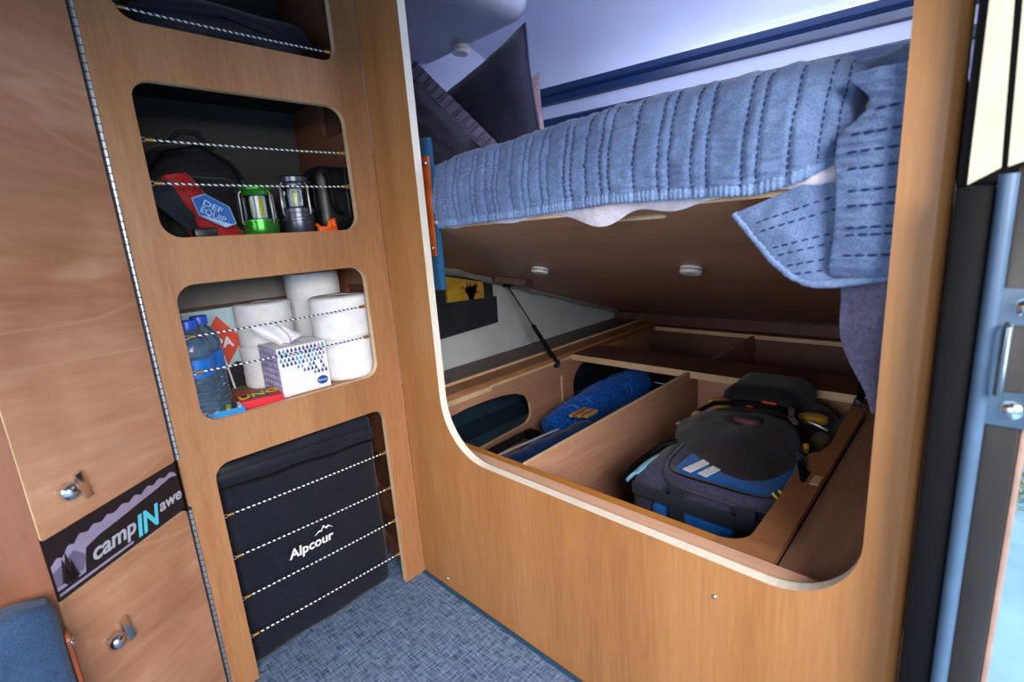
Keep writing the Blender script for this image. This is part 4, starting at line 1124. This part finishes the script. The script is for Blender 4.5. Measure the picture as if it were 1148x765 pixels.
# ------------------------------------------------------------------ side door pillar on the right
dp = thing('door_pillar', 'dark vehicle door pillar with rubber seal and upper trim painted sunlit cream at the right edge', 'door pillar', (1.04, -.03, -.3))
MB().box((1.0035, -.045, -.30), (1.030, .09, .898), .004).build('inner_trim', 'black_rubber', dp, 30)
mb = MB(); mb.prism([(1.0105, .899), (1.0305, .911), (1.0225, 1.10), (1.010, 1.10)], -.02, .036, frame((0, 0, 0), Vector((1, 0, 0)), ZU, Vector((0, -1, 0)))); mb.build('upper_trim', 'cream', dp)  # upper pillar split at the sunlight boundary, sunlit side painted paler
mb = MB(); mb.prism([(1.0345, .911), (1.066, .922), (1.066, 1.10), (1.0275, 1.10)], -.02, .036, frame((0, 0, 0), Vector((1, 0, 0)), ZU, Vector((0, -1, 0)))); mb.build('upper_trim', 'cream', dp)
MB().tube([(1.036, -.046, -.3), (1.036, -.046, .4), (1.036, -.046, .905)], .0065, 14).build('rubber_seal', 'seal', dp, 60)
MB().box((1.040, -.040, -.30), (1.066, .09, .910), .003).build('post', 'pillar', dp, 30)
MB().box((1.0665, -.036, -.30), (1.071, .09, .910), .001).build('edge_strip', 'pillar_edge', dp, 30)
MB().box((1.0035, -.030, .8985), (1.071, .09, 1.597), .002).build('inner_trim', 'black_rubber', dp, 30)
st = thing('striker_plate', 'bright metal door striker plate bolted to the dark pillar', 'striker plate', (1.056, -.042, .75))
Tsp = frame((1.058, -.0405, .748), Vector((1, 0, 0)), ZU, Vector((0, -1, 0)))
mb = holed(rrect(-.019, -.062, .022, .062, .004, 4), [rrect(-.012, -.030, .016, .030, .004, 4)], Tsp, 0, .004); mb.build('plate', 'plate', st)
for z in (-.046, .046):
    MB().lathe([(.0075, .004), (.0075, .008), (.005, .0105), (0, .011)], 18, 0, Tsp @ Matrix.Translation((.0, z, 0))).build('bolt', 'chrome', st, 40)
MB().tube([Tsp @ Vector((-.010, -.030, .004)), Tsp @ Vector((-.010, -.030, .016)), Tsp @ Vector((-.010, .030, .016)), Tsp @ Vector((-.010, .030, .004))], .0035, 8).build('bar', 'plate', st, 50)

# outside
struct(MB().box((-8, -9, -.42), (14, 22, -.36)).build('ground', 'ground'))
bu = thing('grass_tuft', 'dry pale grass tuft on the bright ground outside the van', 'shrub', (1.26, 2.15, -.36))
random.seed(9); mb = MB(); st_ = MB()
for k in range(520):
    a = random.uniform(0, 6.28); r = abs(random.gauss(0, .07)); z = random.uniform(.01, .13)
    p = Vector((1.26+r*math.cos(a), 2.15+r*2*math.sin(a), -.36+z)); T = Matrix.Translation(p) @ Euler((random.uniform(0, 3), random.uniform(0, 3), random.uniform(0, 6))).to_matrix().to_4x4()
    mb.add([(-.012, 0, 0), (0, -.004, .001), (.014, 0, 0), (0, .004, .001)], [(0, 1, 2, 3)], 0, T)
mb.build('foliage', 'leaf', bu)
for k in range(14):
    a = k*.9; st_.tube([(1.26, 2.15, -.36), (1.26+.03*math.cos(a), 2.15+.03*math.sin(a), -.31), (1.26+.07*math.cos(a), 2.15+.07*math.sin(a), -.25)], [.003, .002, .001], 5)
st_.build('stems', 'tan_dark', bu)

# ------------------------------------------------------------------ camera
cam = bpy.data.cameras.new('camera'); co = bpy.data.objects.new('camera', cam); C.objects.link(co)
RM = [[0.7190418638243065, 0.6913163229970183, -0.07113746991529762], [0.09835094014545699, -0.2025542811512615, -0.97431968868529], [-0.6879723036871267, 0.69358020786725, -0.21363661814925292]]
m = Matrix((Vector(RM[0]), -Vector(RM[1]), -Vector(RM[2]))).transposed().to_4x4()
m.translation = Vector((1.0309, -.6371, .8854)); co.matrix_world = m
cam.sensor_width = 36; cam.lens = 546.24/1148*36; cam.clip_start = .02
cam.dof.use_dof = True; cam.dof.focus_distance = 1.35; cam.dof.aperture_fstop = 5.0
bpy.context.scene.camera = co

# ------------------------------------------------------------------ light
w = bpy.data.worlds.new('sky'); bpy.context.scene.world = w; w.use_nodes = True
bg = w.node_tree.nodes['Background']; bg.inputs['Color'].default_value = (.66, .80, 1.0, 1); bg.inputs['Strength'].default_value = .45
def area(name, loc, target, size, sy, power, colr):
    l = bpy.data.lights.new(name, 'AREA'); l.shape = 'RECTANGLE'; l.size = size; l.size_y = sy; l.energy = power; l.color = colr
    o = bpy.data.objects.new(name, l); C.objects.link(o); o.location = loc
    o.rotation_euler = (Vector(target)-Vector(loc)).to_track_quat('-Z', 'Y').to_euler(); return o
area('side_door_daylight', (2.20, -1.00, 1.40), (.25, -.10, .35), 1.3, 1.0, 62, (1.0, .97, .94))
area('rear_door_daylight', (.75, -2.3, 1.25), (.5, 0, .40), 1.3, .9, 20, (.94, .96, 1.0))
area('roof_window_daylight', (.64, .45, 1.57), (.55, 1.0, 1.22), .85, .25, 7.0, (.72, .81, 1.0))
area('added_side_fill', (1.035, .55, 1.27), (-.2, .55, 1.25), .5, .28, 2.6, (.80, .85, 1.0))  # added fill for pillows and left wall; right wall has no window
sun = bpy.data.lights.new('sun', 'SUN'); sun.energy = 1.5; sun.angle = R(1)
so_ = bpy.data.objects.new('sun', sun); C.objects.link(so_); so_.rotation_euler = Vector((-.12, -.15, -1)).to_track_quat('-Z', 'Y').to_euler()

sc_ = bpy.context.scene
sc_.view_settings.view_transform = 'Standard'
try: sc_.view_settings.look = 'None'
except Exception: pass
sc_.view_settings.gamma = 1.0; sc_.view_settings.use_curve_mapping = False
sc_.view_settings.exposure = 0.52
